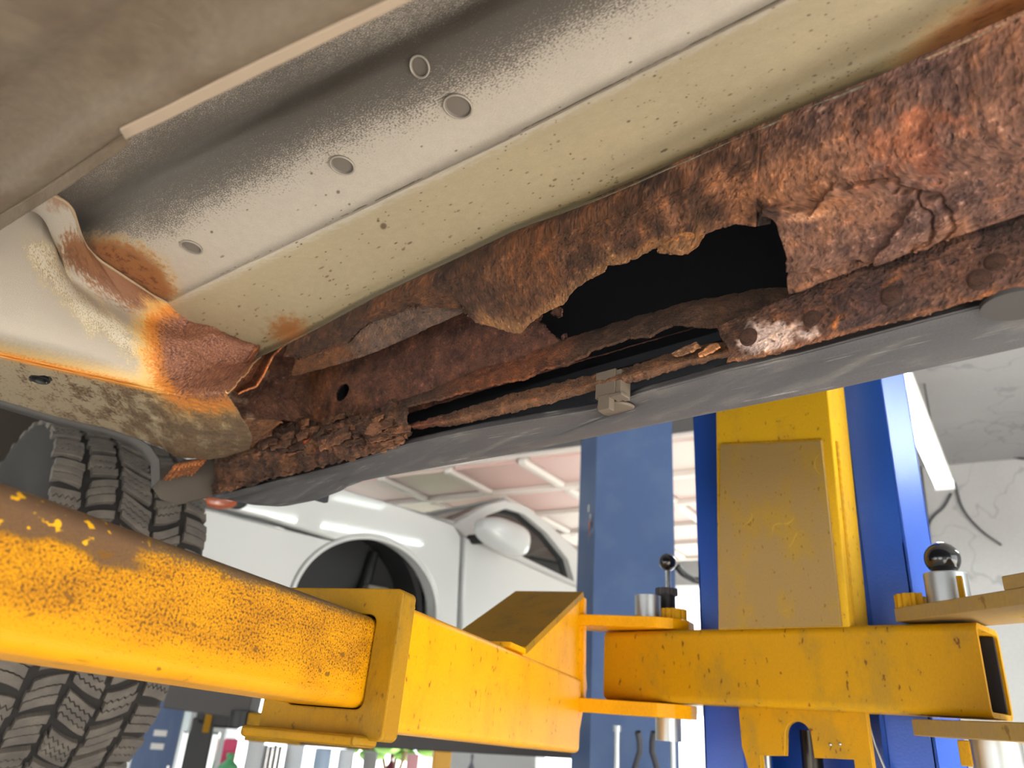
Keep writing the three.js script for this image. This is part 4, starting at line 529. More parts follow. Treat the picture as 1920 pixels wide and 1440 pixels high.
const rrect = (w, h, r) => { const s = new THREE.Shape(), x = w / 2, y = h / 2; s.moveTo(-x + r, -y); s.lineTo(x - r, -y); s.absarc(x - r, -y + r, r, -Math.PI / 2, 0); s.lineTo(x, y - r); s.absarc(x - r, y - r, r, 0, Math.PI / 2); s.lineTo(-x + r, y); s.absarc(-x + r, y - r, r, Math.PI / 2, Math.PI); s.lineTo(-x, -y + r); s.absarc(-x + r, -y + r, r, Math.PI, Math.PI * 1.5); return s; };
const hollow = (w, h, r, t, len) => { const s = rrect(w, h, r); s.holes.push(rrect(w - 2 * t, h - 2 * t, Math.max(.001, r - t))); return new THREE.ExtrudeGeometry(s, { depth: len, bevelEnabled: true, bevelThickness: .0008, bevelSize: .0008, bevelSegments: 2, curveSegments: 6 }); };
const plate = (pts, y0, y1, r = .0012) => { const s = new THREE.Shape(pts.map(([x, z]) => new THREE.Vector2(x, -z))); return new THREE.ExtrudeGeometry(s, { depth: y1 - y0 - 2 * r, bevelEnabled: true, bevelThickness: r, bevelSize: r, bevelSegments: 1, curveSegments: 10 }).rotateX(-Math.PI / 2).translate(0, y0 + r, 0); };
const E0 = EYE.y;
// blue post of the near lift
{
  const x0 = -.862, x1 = -.437, zf = -1.44, zb = -1.60, H = 3.55, p = thing('lift_post', 'bright blue steel lift post with the yellow carriage sliding in it', 'lift post', V3((x0 + x1) / 2, 0, zf - .08), 'lift posts');
  part('channel', merge([box(x0, x1, .012, H, zb, zb + .008), box(x0, x0 + .008, .012, H, zb, zf, .003), box(x1 - .008, x1, .012, H, zb, zf, .003), box(x0, x0 + .085, .012, H, zf - .008, zf, .003), box(x1 - .076, x1, .012, H, zf - .008, zf, .003)].map((g) => uvBox(clean(g), .5))), M.blue, p);
  part('inner_guide', merge([box(x0 + .085, x0 + .093, .012, H, zf - .10, zf - .004), box(x1 - .084, x1 - .076, .012, H, zf - .10, zf - .004)].map((g) => uvBox(g, .5))), M.blue, p, 'guide edge inside the channel');
  part('base_plate', box(x0 - .08, x1 + .08, 0, .014, zb - .1, zf + .12, .003), M.blue, p);
  for (const [bx, bz] of [[x0 - .05, zf + .08], [x1 + .05, zf + .08], [x0 - .05, zb - .06], [x1 + .05, zb - .06]]) part('anchor_bolt', cyl(V3(bx, .014, bz), .014, .03, 6), M.zinc, p);
}
// yellow carriage with its cross tube
{
  const yT = E0 + .178, yB = E0 + .043, c = thing('lift_carriage', 'yellow lift carriage with a wide cross tube in front of the blue post', 'lift carriage', V3(-.66, E0 - .2, -1.42));
  const tb = hollow(yT - yB, .125, .014, .007, .716).rotateY(Math.PI / 2); tb.rotateX(Math.PI / 2); const bb = new THREE.Box3().setFromBufferAttribute(tb.attributes.position), ctr = bb.getCenter(V3()); tb.translate(-.685 - ctr.x, (yT + yB) / 2 - ctr.y, -1.4125 - ctr.z);
  const sz = bb.getSize(V3());
  part('cross_tube', uvBox(tb, .7), M.carYellow, c, 'yellow steel cross tube');
  part('tube_shade_sheet', merge([box(-1.03, -.331, yB + .010, yT - .010, -1.4675, -1.460)]), M.navy, c);  // added dark sheet in place of the shade inside the hollow tube
  // carriage body
  const fr = (px, py, z) => { const q = onZ(px, py, z); return q; };
  const bodyL = [-.742, -.768], top = E0 + 1.05;
  const body = new THREE.Shape([[-.522, yT], [-.505, top], [-.735, top], [-.768, yT]].map(([x, y]) => new THREE.Vector2(x, y)));
  part('carriage_body', uvBox(new THREE.ExtrudeGeometry(body, { depth: .082, bevelEnabled: true, bevelThickness: .003, bevelSize: .003, bevelSegments: 2 }).translate(0, 0, -1.44), .6), M.carLemon, c, 'bright yellow carriage body');
  const y1 = E0 + .548, y2 = E0 + .516, fp = new THREE.Shape([[-.532, yT], [-.532, y2], [-.60, y1 - .022], [-.742, y1], [-.766, yT]].map(([x, y]) => new THREE.Vector2(x, y)));
  const front = part('front_plate', uvBox(new THREE.ExtrudeGeometry(fp, { depth: .007, bevelEnabled: true, bevelThickness: .001, bevelSize: .001, bevelSegments: 1 }).translate(0, 0, -1.356), .5), M.carOchre, c, 'scuffed ochre front plate');
  const bead = []; for (let i = 0; i <= 60; i++) { const t = i / 60, x = mix(-.532, -.742, t), y = (t < .32 ? mix(y2, y1 - .022, t / .32) : mix(y1 - .022, y1, (t - .32) / .68)); bead.push(V3(x, y + .002 + .0008 * Math.sin(i * 2.1), -1.3535)); }
  part('weld_bead', tube(bead, .0045, 120, 8), M.carYellow, front);
  const bead2 = []; for (let i = 0; i <= 60; i++) { const t = i / 60; bead2.push(V3(mix(-.521, -.513, t) + .0008 * Math.sin(i * 2.3), mix(yT, yT + .34, t), -1.3535 - .02)); }
  part('weld_bead', tube(bead2, .005, 120, 8), M.carYellow, c);
  // slotted plate under the cross tube
  const q = (px, py) => { const v = onZ(px, py, -1.40); return new THREE.Vector2(v.x, v.y); };
  const s = new THREE.Shape(); const yLow = q(1400, 1440).y - .12; const pts = [[1386, 1340], [1392, 1400], [1404, 1440]].map(([x, y]) => q(x, y)); s.moveTo(pts[0].x, yB + .004); s.lineTo(pts[1].x, pts[1].y); s.lineTo(pts[2].x, pts[2].y); s.lineTo(pts[2].x, yLow); const w = q(1428, 1440).x; s.lineTo(w, yLow); const in1 = q(1425, 1416); s.lineTo(in1.x, in1.y); const in2 = q(1471, 1416); s.lineTo(in2.x, in2.y); const ul = q(1472, 1378), ur = q(1522, 1378); s.lineTo(ul.x, ul.y); s.absarc((ul.x + ur.x) / 2, ul.y, (ur.x - ul.x) / 2, Math.PI, 0, true); const in3 = q(1528, 1420); s.lineTo(in3.x, in3.y); const in4 = q(1602, 1423); s.lineTo(in4.x, in4.y); s.lineTo(in4.x + .004, yLow); const rr = q(1634, 1440); s.lineTo(rr.x + .004, yLow); const rt = q(1624, 1345); s.lineTo(rt.x, yB + .004);
  const slotted = part('slotted_plate', uvBox(new THREE.ExtrudeGeometry(s, { depth: .012, bevelEnabled: true, bevelThickness: .001, bevelSize: .001, bevelSegments: 1, curveSegments: 16 }).translate(0, 0, -1.412), .4), M.carYellow, c, 'yellow plate with an arched slot');
  for (const [x, y] of [[1557, 1396], [1575, 1395]]) { const v = onZ(x, y, -1.397); part('rivet', new THREE.SphereGeometry(.0028, 10, 8).translate(v.x, v.y, v.z), M.zinc, slotted); }
  const rodAt = onZ(1508, 1400, -1.47); part('lift_cylinder', cyl(V3(rodAt.x, E0 - 1.2, -1.50), .019, 1.18 + .03, 24), std({ color: rgb(70, 66, 60), roughness: .3, metalness: .8 }), c, 'dark hydraulic cylinder rod');
  const k1 = onZ(1434, 1440, -1.44); part('lift_chain', rod(V3(k1.x, k1.y - .2, -1.45), V3(k1.x, k1.y + .03, -1.45), .008), M.zinc, c);
  part('safety_cable', tube([onZ(1629, 1358, -1.42), onZ(1640, 1395, -1.42), onZ(1652, 1425, -1.42), onZ(1668, 1462, -1.42)], .0022, 24, 6), M.zinc, c, 'thin steel safety cable');
}
// arm pivot hardware
function gearSector(c, r, th, a0, a1, n) { const s = new THREE.Shape(), P = []; for (let i = 0; i <= n * 4; i++) { const a = mix(a0, a1, i / (n * 4)), rr = r * ((i & 3) < 2 ? 1 : .88); P.push(new THREE.Vector2(Math.cos(a) * rr, Math.sin(a) * rr)); } for (let i = n * 2; i >= 0; i--) { const a = mix(a0, a1, i / (n * 2)); P.push(new THREE.Vector2(Math.cos(a) * r * .5, Math.sin(a) * r * .5)); } return new THREE.ExtrudeGeometry(new THREE.Shape(P), { depth: th, bevelEnabled: true, bevelThickness: .0008, bevelSize: .0008, bevelSegments: 1 }).rotateX(-Math.PI / 2).translate(c.x, c.y, c.z); }
function armPin(arm, base, r, h, ballR, stem) {
  const pin = part('pivot_pin', merge([cyl(base, r, h, 36), new THREE.TorusGeometry(r - .002, .002, 8, 36).rotateX(Math.PI / 2).translate(base.x, base.y + h, base.z)]), M.zinc, arm, 'zinc plated pivot pin');
  part('pin_stem', cyl(V3(base.x, base.y + h - .002, base.z), .005, stem, 12), M.chrome, pin);
  part('ball_knob', new THREE.SphereGeometry(ballR, 32, 24).translate(base.x, base.y + h + stem + ballR * .8, base.z), M.knob, pin, 'glossy black ball knob');
}
// ---------- near arm ----------
{
  const P2 = V3(-1.045, E0 + .008, -1.275), P1 = V3(-.735, E0 + .043, -.56), t = P2.clone().sub(P1).normalize(), n = new THREE.Vector3().crossVectors(t, V3(0, 1, 0)).normalize(), up = new THREE.Vector3().crossVectors(n, t);
  if (n.x < 0) n.negate(); up.copy(new THREE.Vector3().crossVectors(t, n)); if (up.y < 0) up.negate();
  const ho = .138, hi = .098, arm = thing('swing_boom', 'worn yellow telescopic lift arm reaching under the rusty vehicle', 'lift arm', P1.clone().addScaledVector(n, -.07).setY(E0 - .06), 'lift arms');
  const cen = (face, w) => face.clone().addScaledVector(n, -w / 2), lay = (g, at) => { const m = new THREE.Matrix4().makeBasis(n, up, n.clone().cross(up)).setPosition(at); return g.applyMatrix4(m); };   // local z runs along the arm
  const zdir = n.clone().cross(up), sgn = zdir.dot(t);            // +1 when local z points outboard
  const along = (s) => cen(P1, ho).addScaledVector(t, s), Lo = P2.distanceTo(P1);
  const tubeAt = (w, h, r, wall, s0, s1) => lay(hollow(w, h, r, wall, s1 - s0).translate(0, 0, sgn > 0 ? 0 : -(s1 - s0)), along(s0));
  const outer = part('outer_tube', uvBox(tubeAt(ho, ho, .010, .008, .0, Lo), .5), M.armYellow, arm, 'bright yellow outer tube');
  // inner tube: uv along its length
  const Li = .60, inner = tubeAt(hi, hi, .014, .006, -Li, .2); { const p = inner.attributes.position, uv = inner.attributes.uv, o = along(0); for (let i = 0; i < p.count; i++) { const d = V3(p.getX(i), p.getY(i), p.getZ(i)).sub(o), s = -d.dot(t), h = d.dot(up) / hi + .5, w = d.dot(n) / hi + .5; uv.setXY(i, clamp((s + .02) / .64, 0, .995), Math.abs(h - .5) > .485 && w < .96 ? (h > .5 ? .93 : .04) + .03 * w : h * .9 + .04); } }
  part('inner_tube', inner, M.armInner, arm, 'dirt-speckled yellow inner tube');
  part('end_cap', uvBox(lay(new RoundedBoxGeometry(hi - .01, hi - .01, .008, 2, .003), along(-Li + .012)), .3), M.armYellow, arm);
  const ring = rrect(.160, .158, .006); ring.holes.push(rrect(.106, .106, .012));
  part('mouth_collar', uvBox(lay(new THREE.ExtrudeGeometry(ring, { depth: .03, bevelEnabled: true, bevelThickness: .002, bevelSize: .002, bevelSegments: 2 }).translate(0, 0, sgn > 0 ? -.03 : 0), along(.004)), .4), M.armDustShaded, arm, 'yellow welded collar at the tube mouth, painted dull for its shaded face');
  const bead = []; for (let i = 0; i <= 50; i++) { const k = mix(-.068, .074, i / 50); bead.push(along(.008).addScaledVector(n, .074 + .001 * Math.sin(i * 1.9)).addScaledVector(up, k)); } part('weld_bead', tube(bead, .005, 100, 8), M.armYellow, outer);
  const wp = along(-.03).addScaledVector(up, -.082); part('stop_tab', uvBox(lay(new RoundedBoxGeometry(.15, .012, .05, 2, .005), wp.addScaledVector(n, -.01)), .3), M.armDustShaded, arm);
  // outboard bracket: gusset, sloping plate, end plate, lugs above and below the cross tube
  const yTop = E0 + .203, G = (px, py) => { const r = ray(px, py), f = P2.clone().sub(EYE); return pt(px, py, f.dot(n) / r.dot(n)); };
  const g0 = G(984, 1226), g1 = G(1092, 1120), g2 = G(1104, 1290), g3 = G(1000, 1236);
  const prism = (pts, w, inset = 0) => { const a = pts.map((p) => p.clone().addScaledVector(n, -inset)), b = a.map((p) => p.clone().addScaledVector(n, -w)), pos = [], m = pts.length, tri = (x, y, z) => pos.push(...x.toArray(), ...y.toArray(), ...z.toArray()); for (let i = 1; i < m - 1; i++) { tri(a[0], a[i], a[i + 1]); tri(b[0], b[i + 1], b[i]); } for (let i = 0; i < m; i++) { const j = (i + 1) % m; tri(a[i], b[i], b[j]); tri(a[i], b[j], a[j]); } const g = new THREE.BufferGeometry(); g.setAttribute('position', new THREE.Float32BufferAttribute(pos, 3)); g.computeVertexNormals(); g.setAttribute('uv', new THREE.Float32BufferAttribute(new Float32Array(pos.length / 3 * 2), 2)); return uvBox(g, .4); };
  part('gusset', prism([g0, g1, g2, P2.clone().addScaledVector(up, -.06), P2.clone().addScaledVector(t, -.12).addScaledVector(up, -.05)], .008, .004), M.armYellow, arm, 'triangular yellow gusset');
  const d01 = g1.clone().sub(g0).normalize(), nn = new THREE.Vector3().crossVectors(d01, n).normalize(); if (nn.y < 0) nn.negate(); const th = (p, k) => p.clone().addScaledVector(nn, k);
  part('sloping_plate', prism([th(g0, .0), th(g1, .0), th(g1, .012), th(g0, .012)], .155, -.003), M.armDustShaded, arm, 'dull olive sloping plate');
  part('end_plate', prism([g1, g1.clone().addScaledVector(t, .018), P2.clone().addScaledVector(t, .03).setY(E0 + .018), P2.clone().addScaledVector(t, .012).setY(E0 + .018)], .150, -.004), M.armYellow, arm);
  part('foot_strip', prism([g0.clone().addScaledVector(t, -.075), g0.clone().addScaledVector(up, .008).addScaledVector(t, -.075), g0.clone().addScaledVector(up, .008), g0], .05, -.002), M.armYellow, arm);
  const PV = V3(-.925, 0, -1.412), a = P2.clone().addScaledVector(t, -.01), b = a.clone().addScaledVector(n, -.150), lug = [[a.x + .004, a.z], ...[-60, -20, 20, 60, 100, 140].map((d) => { const q = (d - 0) * Math.PI / 180; return [PV.x + .075 * Math.cos(q), PV.z + .075 * -Math.sin(q) * -1]; }).map(([x, z]) => [x, z]), [b.x, b.z]];
  const lugPts = [[a.x + .004, a.z], [-.90, -1.335], [-.878, -1.362], [-.868, -1.405], [-.884, -1.452], [-.930, -1.478], [-1.0, -1.47], [b.x, b.z - .03], [b.x, b.z]];
  part('upper_lug', plate(lugPts, E0 + .181, E0 + .203), M.armYellow, arm, 'upper yellow pivot lug');
  part('lower_lug', plate(lugPts, E0 + .014, E0 + .040), M.armYellow, arm, 'lower yellow pivot lug');
  part('pivot_pin', cyl(V3(-.958, E0 + .203, -1.39), .028, .052, 36), M.zinc, arm, 'zinc plated pivot pin');
  const lock = V3(-.950, E0 + .203, -1.452); const lk = part('lock_pin', cyl(lock, .019, .07, 24), M.black, arm); part('lock_gear', gearSector(V3(lock.x, lock.y + .062, lock.z), .024, .014, 0, 6.28, 14), M.steelDark, lk); part('pin_stem', cyl(V3(lock.x + .004, lock.y + .07, lock.z), .006, .052, 12), M.chrome, lk); part('ball_knob', new THREE.SphereGeometry(.0195, 28, 20).translate(lock.x + .004, lock.y + .135, lock.z), M.knob, lk, 'black ball knob');
  part('gear_sector', gearSector(V3(-.902, E0 + .203, -1.402), .028, .022, -2, 2.2, 9), M.carYellow, arm);
  part('pivot_nut', cyl(V3(-.925, E0 - .028, -1.412), .026, .044, 24), M.zinc, arm);
}
// ---------- second arm, to the right ----------
{
  const arm = thing('swing_boom', 'ochre lift arm swung away from the right end of the cross tube', 'lift arm', V3(-.3, E0, -1.3), 'lift arms');
  const Y = (px, py, y) => { const v = onY(px, py, y); return [v.x, v.z]; };
  const f0 = Y(1682, 1166, .184), f1 = Y(1920, 1133, .184);
  const dx = f1[0] - f0[0], dz = f1[1] - f0[1], l = Math.hypot(dx, dz), ux = dx / l, uz = dz / l, ox = uz, oz = -ux, at = (s, w) => [f0[0] + ux * s + ox * w, f0[1] + uz * s + oz * w];
  const sg = (ox * 0 + oz * -1) > 0 ? 1 : -1, W = (s, w) => at(s, w * sg);
  const outline = (s0) => [W(s0, 0), W(.75, 0), W(.75, .13), W(.14, .14), W(s0 + .03, .12), W(s0 - .02, .07)];
  part('upper_lug', plate(outline(0), E0 + .184, E0 + .206), M.carOchre, arm, 'ochre upper lug plate');
  part('lower_lug', plate(outline(.005).map(([x, z]) => [x, z]), E0 + .012, E0 + .036), M.carOchre, arm, 'ochre lower lug plate');
  part('web_plate', plate([W(.262, .004), W(.274, .004), W(.274, .12), W(.262, .12)], E0 + .036, E0 + .184), M.carOchre, arm);
  part('raised_pad', plate([W(.225, .002), W(.75, .002), W(.75, .1), W(.24, .1)], E0 + .206, E0 + .226), M.carOchre, arm);
  const pv = V3(W(.06, .055)[0], E0 + .206, W(.06, .055)[1]);
  armPin(arm, pv, .0325, .052, .0275, .004);
  const g = W(.012, .03); part('gear_sector', gearSector(V3(g[0], E0 + .206, g[1]), .030, .022, 1, 5.4, 9), M.carYellow, arm);
  const k = W(.105, .04); part('peg', box(k[0] - .004, k[0] + .004, E0 + .206, E0 + .248, k[1] - .004, k[1] + .004, .001), M.carYellow, arm);
  part('pivot_nut', merge([cyl(V3(pv.x + .03, E0 - .034, pv.z), .034, .047, 28), cyl(V3(pv.x + .032, E0 - .07, pv.z), .024, .037, 24)]), M.zinc, arm, 'zinc pivot pin end'); part('key', box(pv.x - .012, pv.x + .004, E0 - .025, E0 + .01, pv.z + .028, pv.z + .036, .002), M.carYellow, arm);
}

// ---------- white car on the next lift ----------
M.carWhite = phys({ color: rgb(198, 199, 198), roughness: .35, clearcoat: 1, clearcoatRoughness: .04 });
M.carDark = std({ color: rgb(26, 26, 28), roughness: .6 });
M.glass = phys({ color: rgb(14, 16, 18), roughness: .06, clearcoat: 1, clearcoatRoughness: .02 });
{
  const X = -3.3, sp = (px, py, x = X) => { const v = onX(px, py, x); return new THREE.Vector2(-v.z, v.y); };
  const car = thing('white_car', 'white coupe raised on the next lift, its front wheel missing', 'car', V3(-4.1, E0 + .25, -2.9));
  const slab = (list, x, d, bev = .03, seg = 4) => { const s = new THREE.Shape(list.map(([a, b]) => sp(a, b, x))); return new THREE.ExtrudeGeometry(s, { depth: d, bevelEnabled: true, bevelThickness: bev, bevelSize: bev * .5, bevelOffset: -bev * .5, bevelSegments: seg, curveSegments: 12 }).rotateY(Math.PI / 2).translate(x - d - bev, 0, 0); };
  const arc = (c, r, a0, a1, n = 28) => [...Array(n + 1)].map((_, i) => { const a = mix(a0, a1, i / n) * Math.PI / 180; return [c[0] + r * .97 * Math.cos(a), c[1] - r * Math.sin(a)]; });
  const C0 = [681, 1150], A = arc(C0, 146, 110, -26), Bq = arc(C0, 146, 208, 112);
  part('front_bumper', slab([[250, 922], [395, 954], [500, 982], ...Bq.slice().reverse().slice(0, 1), ...Bq.slice(0, -1).reverse(), [545, 1222], [250, 1215]], X, .06), M.carWhite, car, 'white front bumper side');
  const fender = part('fender', slab([[250, 914], [395, 946], [500, 972], ...A, [856, 1226], [860, 1130], [866, 1006], [852, 983], [760, 950], [655, 918], [500, 872], [400, 846], [250, 826]], X, .06), M.carWhite, car, 'white front fender with empty wheel arch');
  part('door', slab([[873, 1006], [960, 1046], [1077, 1098], [1220, 1164], [1330, 1215], [1330, 1345], [866, 1236], [868, 1120]], X, .3), M.carWhite, car, 'white door');
  // hood, cowl and hull
  const quadSheet = (a, b, c, d, t = .01) => sheet([[a, a.clone().lerp(b, .5), b], [c, c.clone().lerp(d, .5), d]], 12, 8, { thick: t }).geo;
  const top = (px, py, dx, dy = 0) => { const v = onX(px, py, X - .03); return V3(v.x + dx, v.y + dy, v.z); };
  part('hood', quadSheet(top(250, 826, 0), top(852, 983, 0), top(250, 826, -1.65, .03), top(852, 983, -1.65, .03), .02), M.carWhite, car);
  const hz0 = onX(250, 900, X).z, hz1 = onX(1330, 1240, X).z, hy = onX(680, 1222, X).y;
  part('hull', box(X - 1.7, X - .36, hy, hy + .42, hz1, hz0 - .05, .05), M.carDark, car, 'dark underside of the white car');
  part('arch_liner', new THREE.CylinderGeometry(.50, .50, .03, 40, 1, false).rotateZ(Math.PI / 2).translate(X - .30, onX(...C0, X).y, onX(...C0, X).z), M.carDark, car);
  { const c = onX(...C0, X), s = new THREE.Shape(); s.absarc(0, 0, .47, 0, Math.PI * 2); const h = new THREE.Path(); h.absarc(0, 0, .435, 0, Math.PI * 2); s.holes.push(h); part('arch_liner', new THREE.ExtrudeGeometry(s, { depth: .2, bevelEnabled: false, curveSegments: 40 }).rotateY(Math.PI / 2).translate(X - .30, c.y, c.z), M.carDark, car); }
  { const c = onX(...C0, X - .22); part('brake_disc', new THREE.CylinderGeometry(.15, .15, .022, 40).rotateZ(Math.PI / 2).translate(c.x, c.y - .02, c.z), std({ color: rgb(92, 92, 92), roughness: .4, metalness: .7 }), car); part('strut', rod(c.clone().add(V3(-.02, .02, .02)), c.clone().add(V3(-.06, .34, -.05)), .035, 16), M.black, car); part('brake_caliper', box(c.x - .02, c.x + .05, c.y + .06, c.y + .15, c.z - .12, c.z + .02, .012), std({ color: rgb(120, 112, 104), roughness: .6 }), car); }
  // greenhouse
  const gx = X - .12; part('roof_side', (() => { const s = new THREE.Shape([[850, 984], [880, 964], [912, 946], [946, 937], [985, 948], [1030, 982], [1085, 1034], [1150, 1098], [1210, 1158], [1077, 1100], [960, 1050], [872, 1008]].map(([a, b]) => sp(a, b, gx))); s.holes.push(new THREE.Path([[884, 994], [912, 964], [948, 951], [982, 961], [1026, 998], [1066, 1048], [1078, 1092], [1000, 1056], [930, 1022]].map(([a, b]) => sp(a, b, gx)))); return new THREE.ExtrudeGeometry(s, { depth: .05, bevelEnabled: true, bevelThickness: .02, bevelSize: .008, bevelOffset: -.008, bevelSegments: 3 }).rotateY(Math.PI / 2).translate(gx - .07, 0, 0); })(), M.carWhite, car, 'white window frame and roof pillar');
  part('side_window', slab([[880, 996], [911, 960], [948, 947], [984, 957], [1030, 996], [1070, 1046], [1082, 1096], [1000, 1060], [930, 1026]], gx - .05, .01, .001, 1), M.glass, car, 'dark side window');
  const rf = (px, py, d) => { const v = onX(px, py, gx - .03); return V3(v.x + d, v.y, v.z); };
  part('windshield', quadSheet(rf(852, 984, 0), rf(944, 938, 0), rf(852, 984, -1.35), rf(944, 938, -1.3), .008), M.glass, car, 'dark windshield');
  part('roof', quadSheet(rf(944, 937, 0), rf(1090, 1038, 0), rf(944, 937, -1.3), rf(1090, 1038, -1.3), .02), M.carWhite, car);
  part('dashboard', box(gx - 1.35, gx - .1, onX(900, 1010, gx).y - .5, onX(900, 1010, gx).y - .12, onX(1250, 1180, gx).z, onX(862, 1000, gx).z - .1), M.carDark, car);
  // mirror
  const mp = onX(942, 1004, X + .16), mg = new THREE.SphereGeometry(1, 40, 28); { const a = mg.attributes.position; for (let i = 0; i < a.count; i++) { let x = a.getX(i), y = a.getY(i), z = a.getZ(i); const q = (v) => Math.sign(v) * Math.pow(Math.abs(v), .72); a.setXYZ(i, q(x) * .10, q(y) * .088 * (1 - .25 * z), q(z) * .20); } mg.rotateX(-.12); mg.translate(mp.x, mp.y, mp.z); mg.computeVertexNormals(); }
  const mir = part('door_mirror', mg, M.carWhite, car, 'white door mirror'); part('mirror_arm', rod(mp.clone().add(V3(0, -.03, .06)), onX(880, 1012, X - .03), .03, 14), M.carDark, mir);
  // side marker and headlamp edge
  const lp = onX(415, 948, X + .005); part('side_marker', new THREE.SphereGeometry(1, 24, 16).scale(.025, .036, .085).rotateX(.22).translate(lp.x, lp.y + .02, lp.z), phys({ color: rgb(150, 66, 22), roughness: .2, clearcoat: 1 }), car, 'orange side marker lamp');
  const lq = onX(452, 950, X + .003); part('headlamp_edge', new THREE.SphereGeometry(1, 20, 14).scale(.02, .05, .07).translate(lq.x, lq.y + .03, lq.z + .04), M.carDark, car);
  // arch lip
  part('arch_lip', tube(arc(C0, 143, 205, -26, 40).map(([a, b]) => onX(a, b, X - .01)), .012, 80, 8), M.carWhite, fender);
}
// ---------- post and arm of the next lift ----------
{
  const flat = (px, d) => { const v = pt(px, 1000, d); return [v.x, v.z]; };
  const A = flat(1117, 3.22), B = flat(1261, 3.16), C = flat(1087, 3.38), D = [B[0] + C[0] - A[0], B[1] + C[1] - A[1]];
  const p = thing('lift_post', 'dusty slate blue lift post in front of the white car door', 'lift post', V3(A[0], 0, A[1]), 'lift posts');
  part('channel', uvBox(plate([A, B, D, C], .012, 3.5, .006), .6), M.slate, p);
  part('base_plate', box(Math.min(A[0], C[0]) - .1, B[0] + .1, 0, .014, D[1] - .1, B[1] + .1, .004), M.slate, p);
  const r = rng(12); for (let i = 0; i < 11; i++) { const y = 955 + i * 14.5, d = 3.22 + .004; const v = pt(1103 + 5 * (r() - .5), y, 3.285), w = .008 + .010 * r(); part('paint_chip', new RoundedBoxGeometry(w, .020 + .022 * r(), .003, 1, .001).rotateY(-.7).translate(v.x + .012, v.y, v.z + .01), std({ color: i === 2 || i === 3 ? rgb(196, 110, 62) : rgb(170, 166, 156), roughness: .8 }), p); }
  // its arm under the white car
  const arm = thing('swing_boom', 'distant lift arm with a yellow end below the white car', 'lift arm', pt(760, 1390, 3.3), 'lift arms');
  const bar = (x0, y0, d0, x1, y1, d1, h, m, nm) => { const a = pt(x0, y0, d0), b = pt(x1, y1, d1), dir = b.clone().sub(a), q = new THREE.Quaternion().setFromRotationMatrix(new THREE.Matrix4().makeBasis(dir.clone().normalize(), V3(0, 1, 0), V3(dir.z, 0, -dir.x).normalize().negate())); part(nm, uvBox(new RoundedBoxGeometry(dir.length(), h, h, 2, .008).applyQuaternion(q).translate((a.x + b.x) / 2, (a.y + b.y) / 2, (a.z + b.z) / 2), .5), m, arm); };
  bar(472, 1362, 3.6, 575, 1370, 3.55, .125, M.armDustShaded, 'inner_tube'); bar(570, 1376, 3.55, 700, 1384, 3.5, .10, std({ color: rgb(96, 70, 30), roughness: .7 }), 'mid_tube'); bar(695, 1380, 3.5, 1100, 1392, 3.4, .115, std({ color: rgb(52, 48, 48), roughness: .6 }), 'outer_tube');
  bar(325, 1296, 3.75, 478, 1328, 3.68, .13, std({ color: rgb(58, 54, 54), roughness: .6 }), 'cross_bar');
  const pd = pt(455, 1350, 3.62); part('lift_pad', cyl(V3(pd.x, pd.y - .03, pd.z), .06, .07, 24), M.black, arm);
  // lines beside the post
  const hose = (pts, r, m, label) => single('hydraulic_line', tube(pts, r, 40, 8), m, label, 'hose');
  single('guide_rod', merge([rod(V3(pt(1157, 1372, 2.66).x, .0, pt(1157, 1372, 2.66).z), pt(1157, 1372, 2.66), .010, 14), cyl(pt(1157, 1372, 2.66), .014, .02, 14)]), M.zinc, 'bright steel rod standing before the slate post, left of the hoses', 'rod');
  single('guide_rod', merge([rod(V3(pt(1261, 1372, 2.66).x, .0, pt(1261, 1372, 2.66).z), pt(1261, 1372, 2.66), .010, 14), cyl(pt(1261, 1372, 2.66), .014, .02, 14)]), M.zinc, 'bright steel rod beside the open doorway and slate post', 'rod');
  hose([pt(1196, 1372, 2.7), pt(1200, 1405, 2.7), pt(1190, 1440, 2.7), pt(1180, 1500, 2.7), V3(pt(1180, 1500, 2.7).x, .02, pt(1180, 1500, 2.7).z)], .011, M.cable, 'grey hose hanging left of its twin before the slate post');
  hose([pt(1226, 1372, 2.7), pt(1222, 1405, 2.7), pt(1232, 1440, 2.7), pt(1240, 1500, 2.7), V3(pt(1240, 1500, 2.7).x, .02, pt(1240, 1500, 2.7).z)], .011, M.cable, 'grey hose hanging nearer the doorway before the slate post');
  hose([pt(1270, 1062, 2.95), pt(1280, 1074, 2.95), pt(1300, 1086, 3.0), pt(1330, 1096, 3.0), pt(1340, 1200, 3.0)], .014, M.black, 'black hose looping across the bright doorway');
}
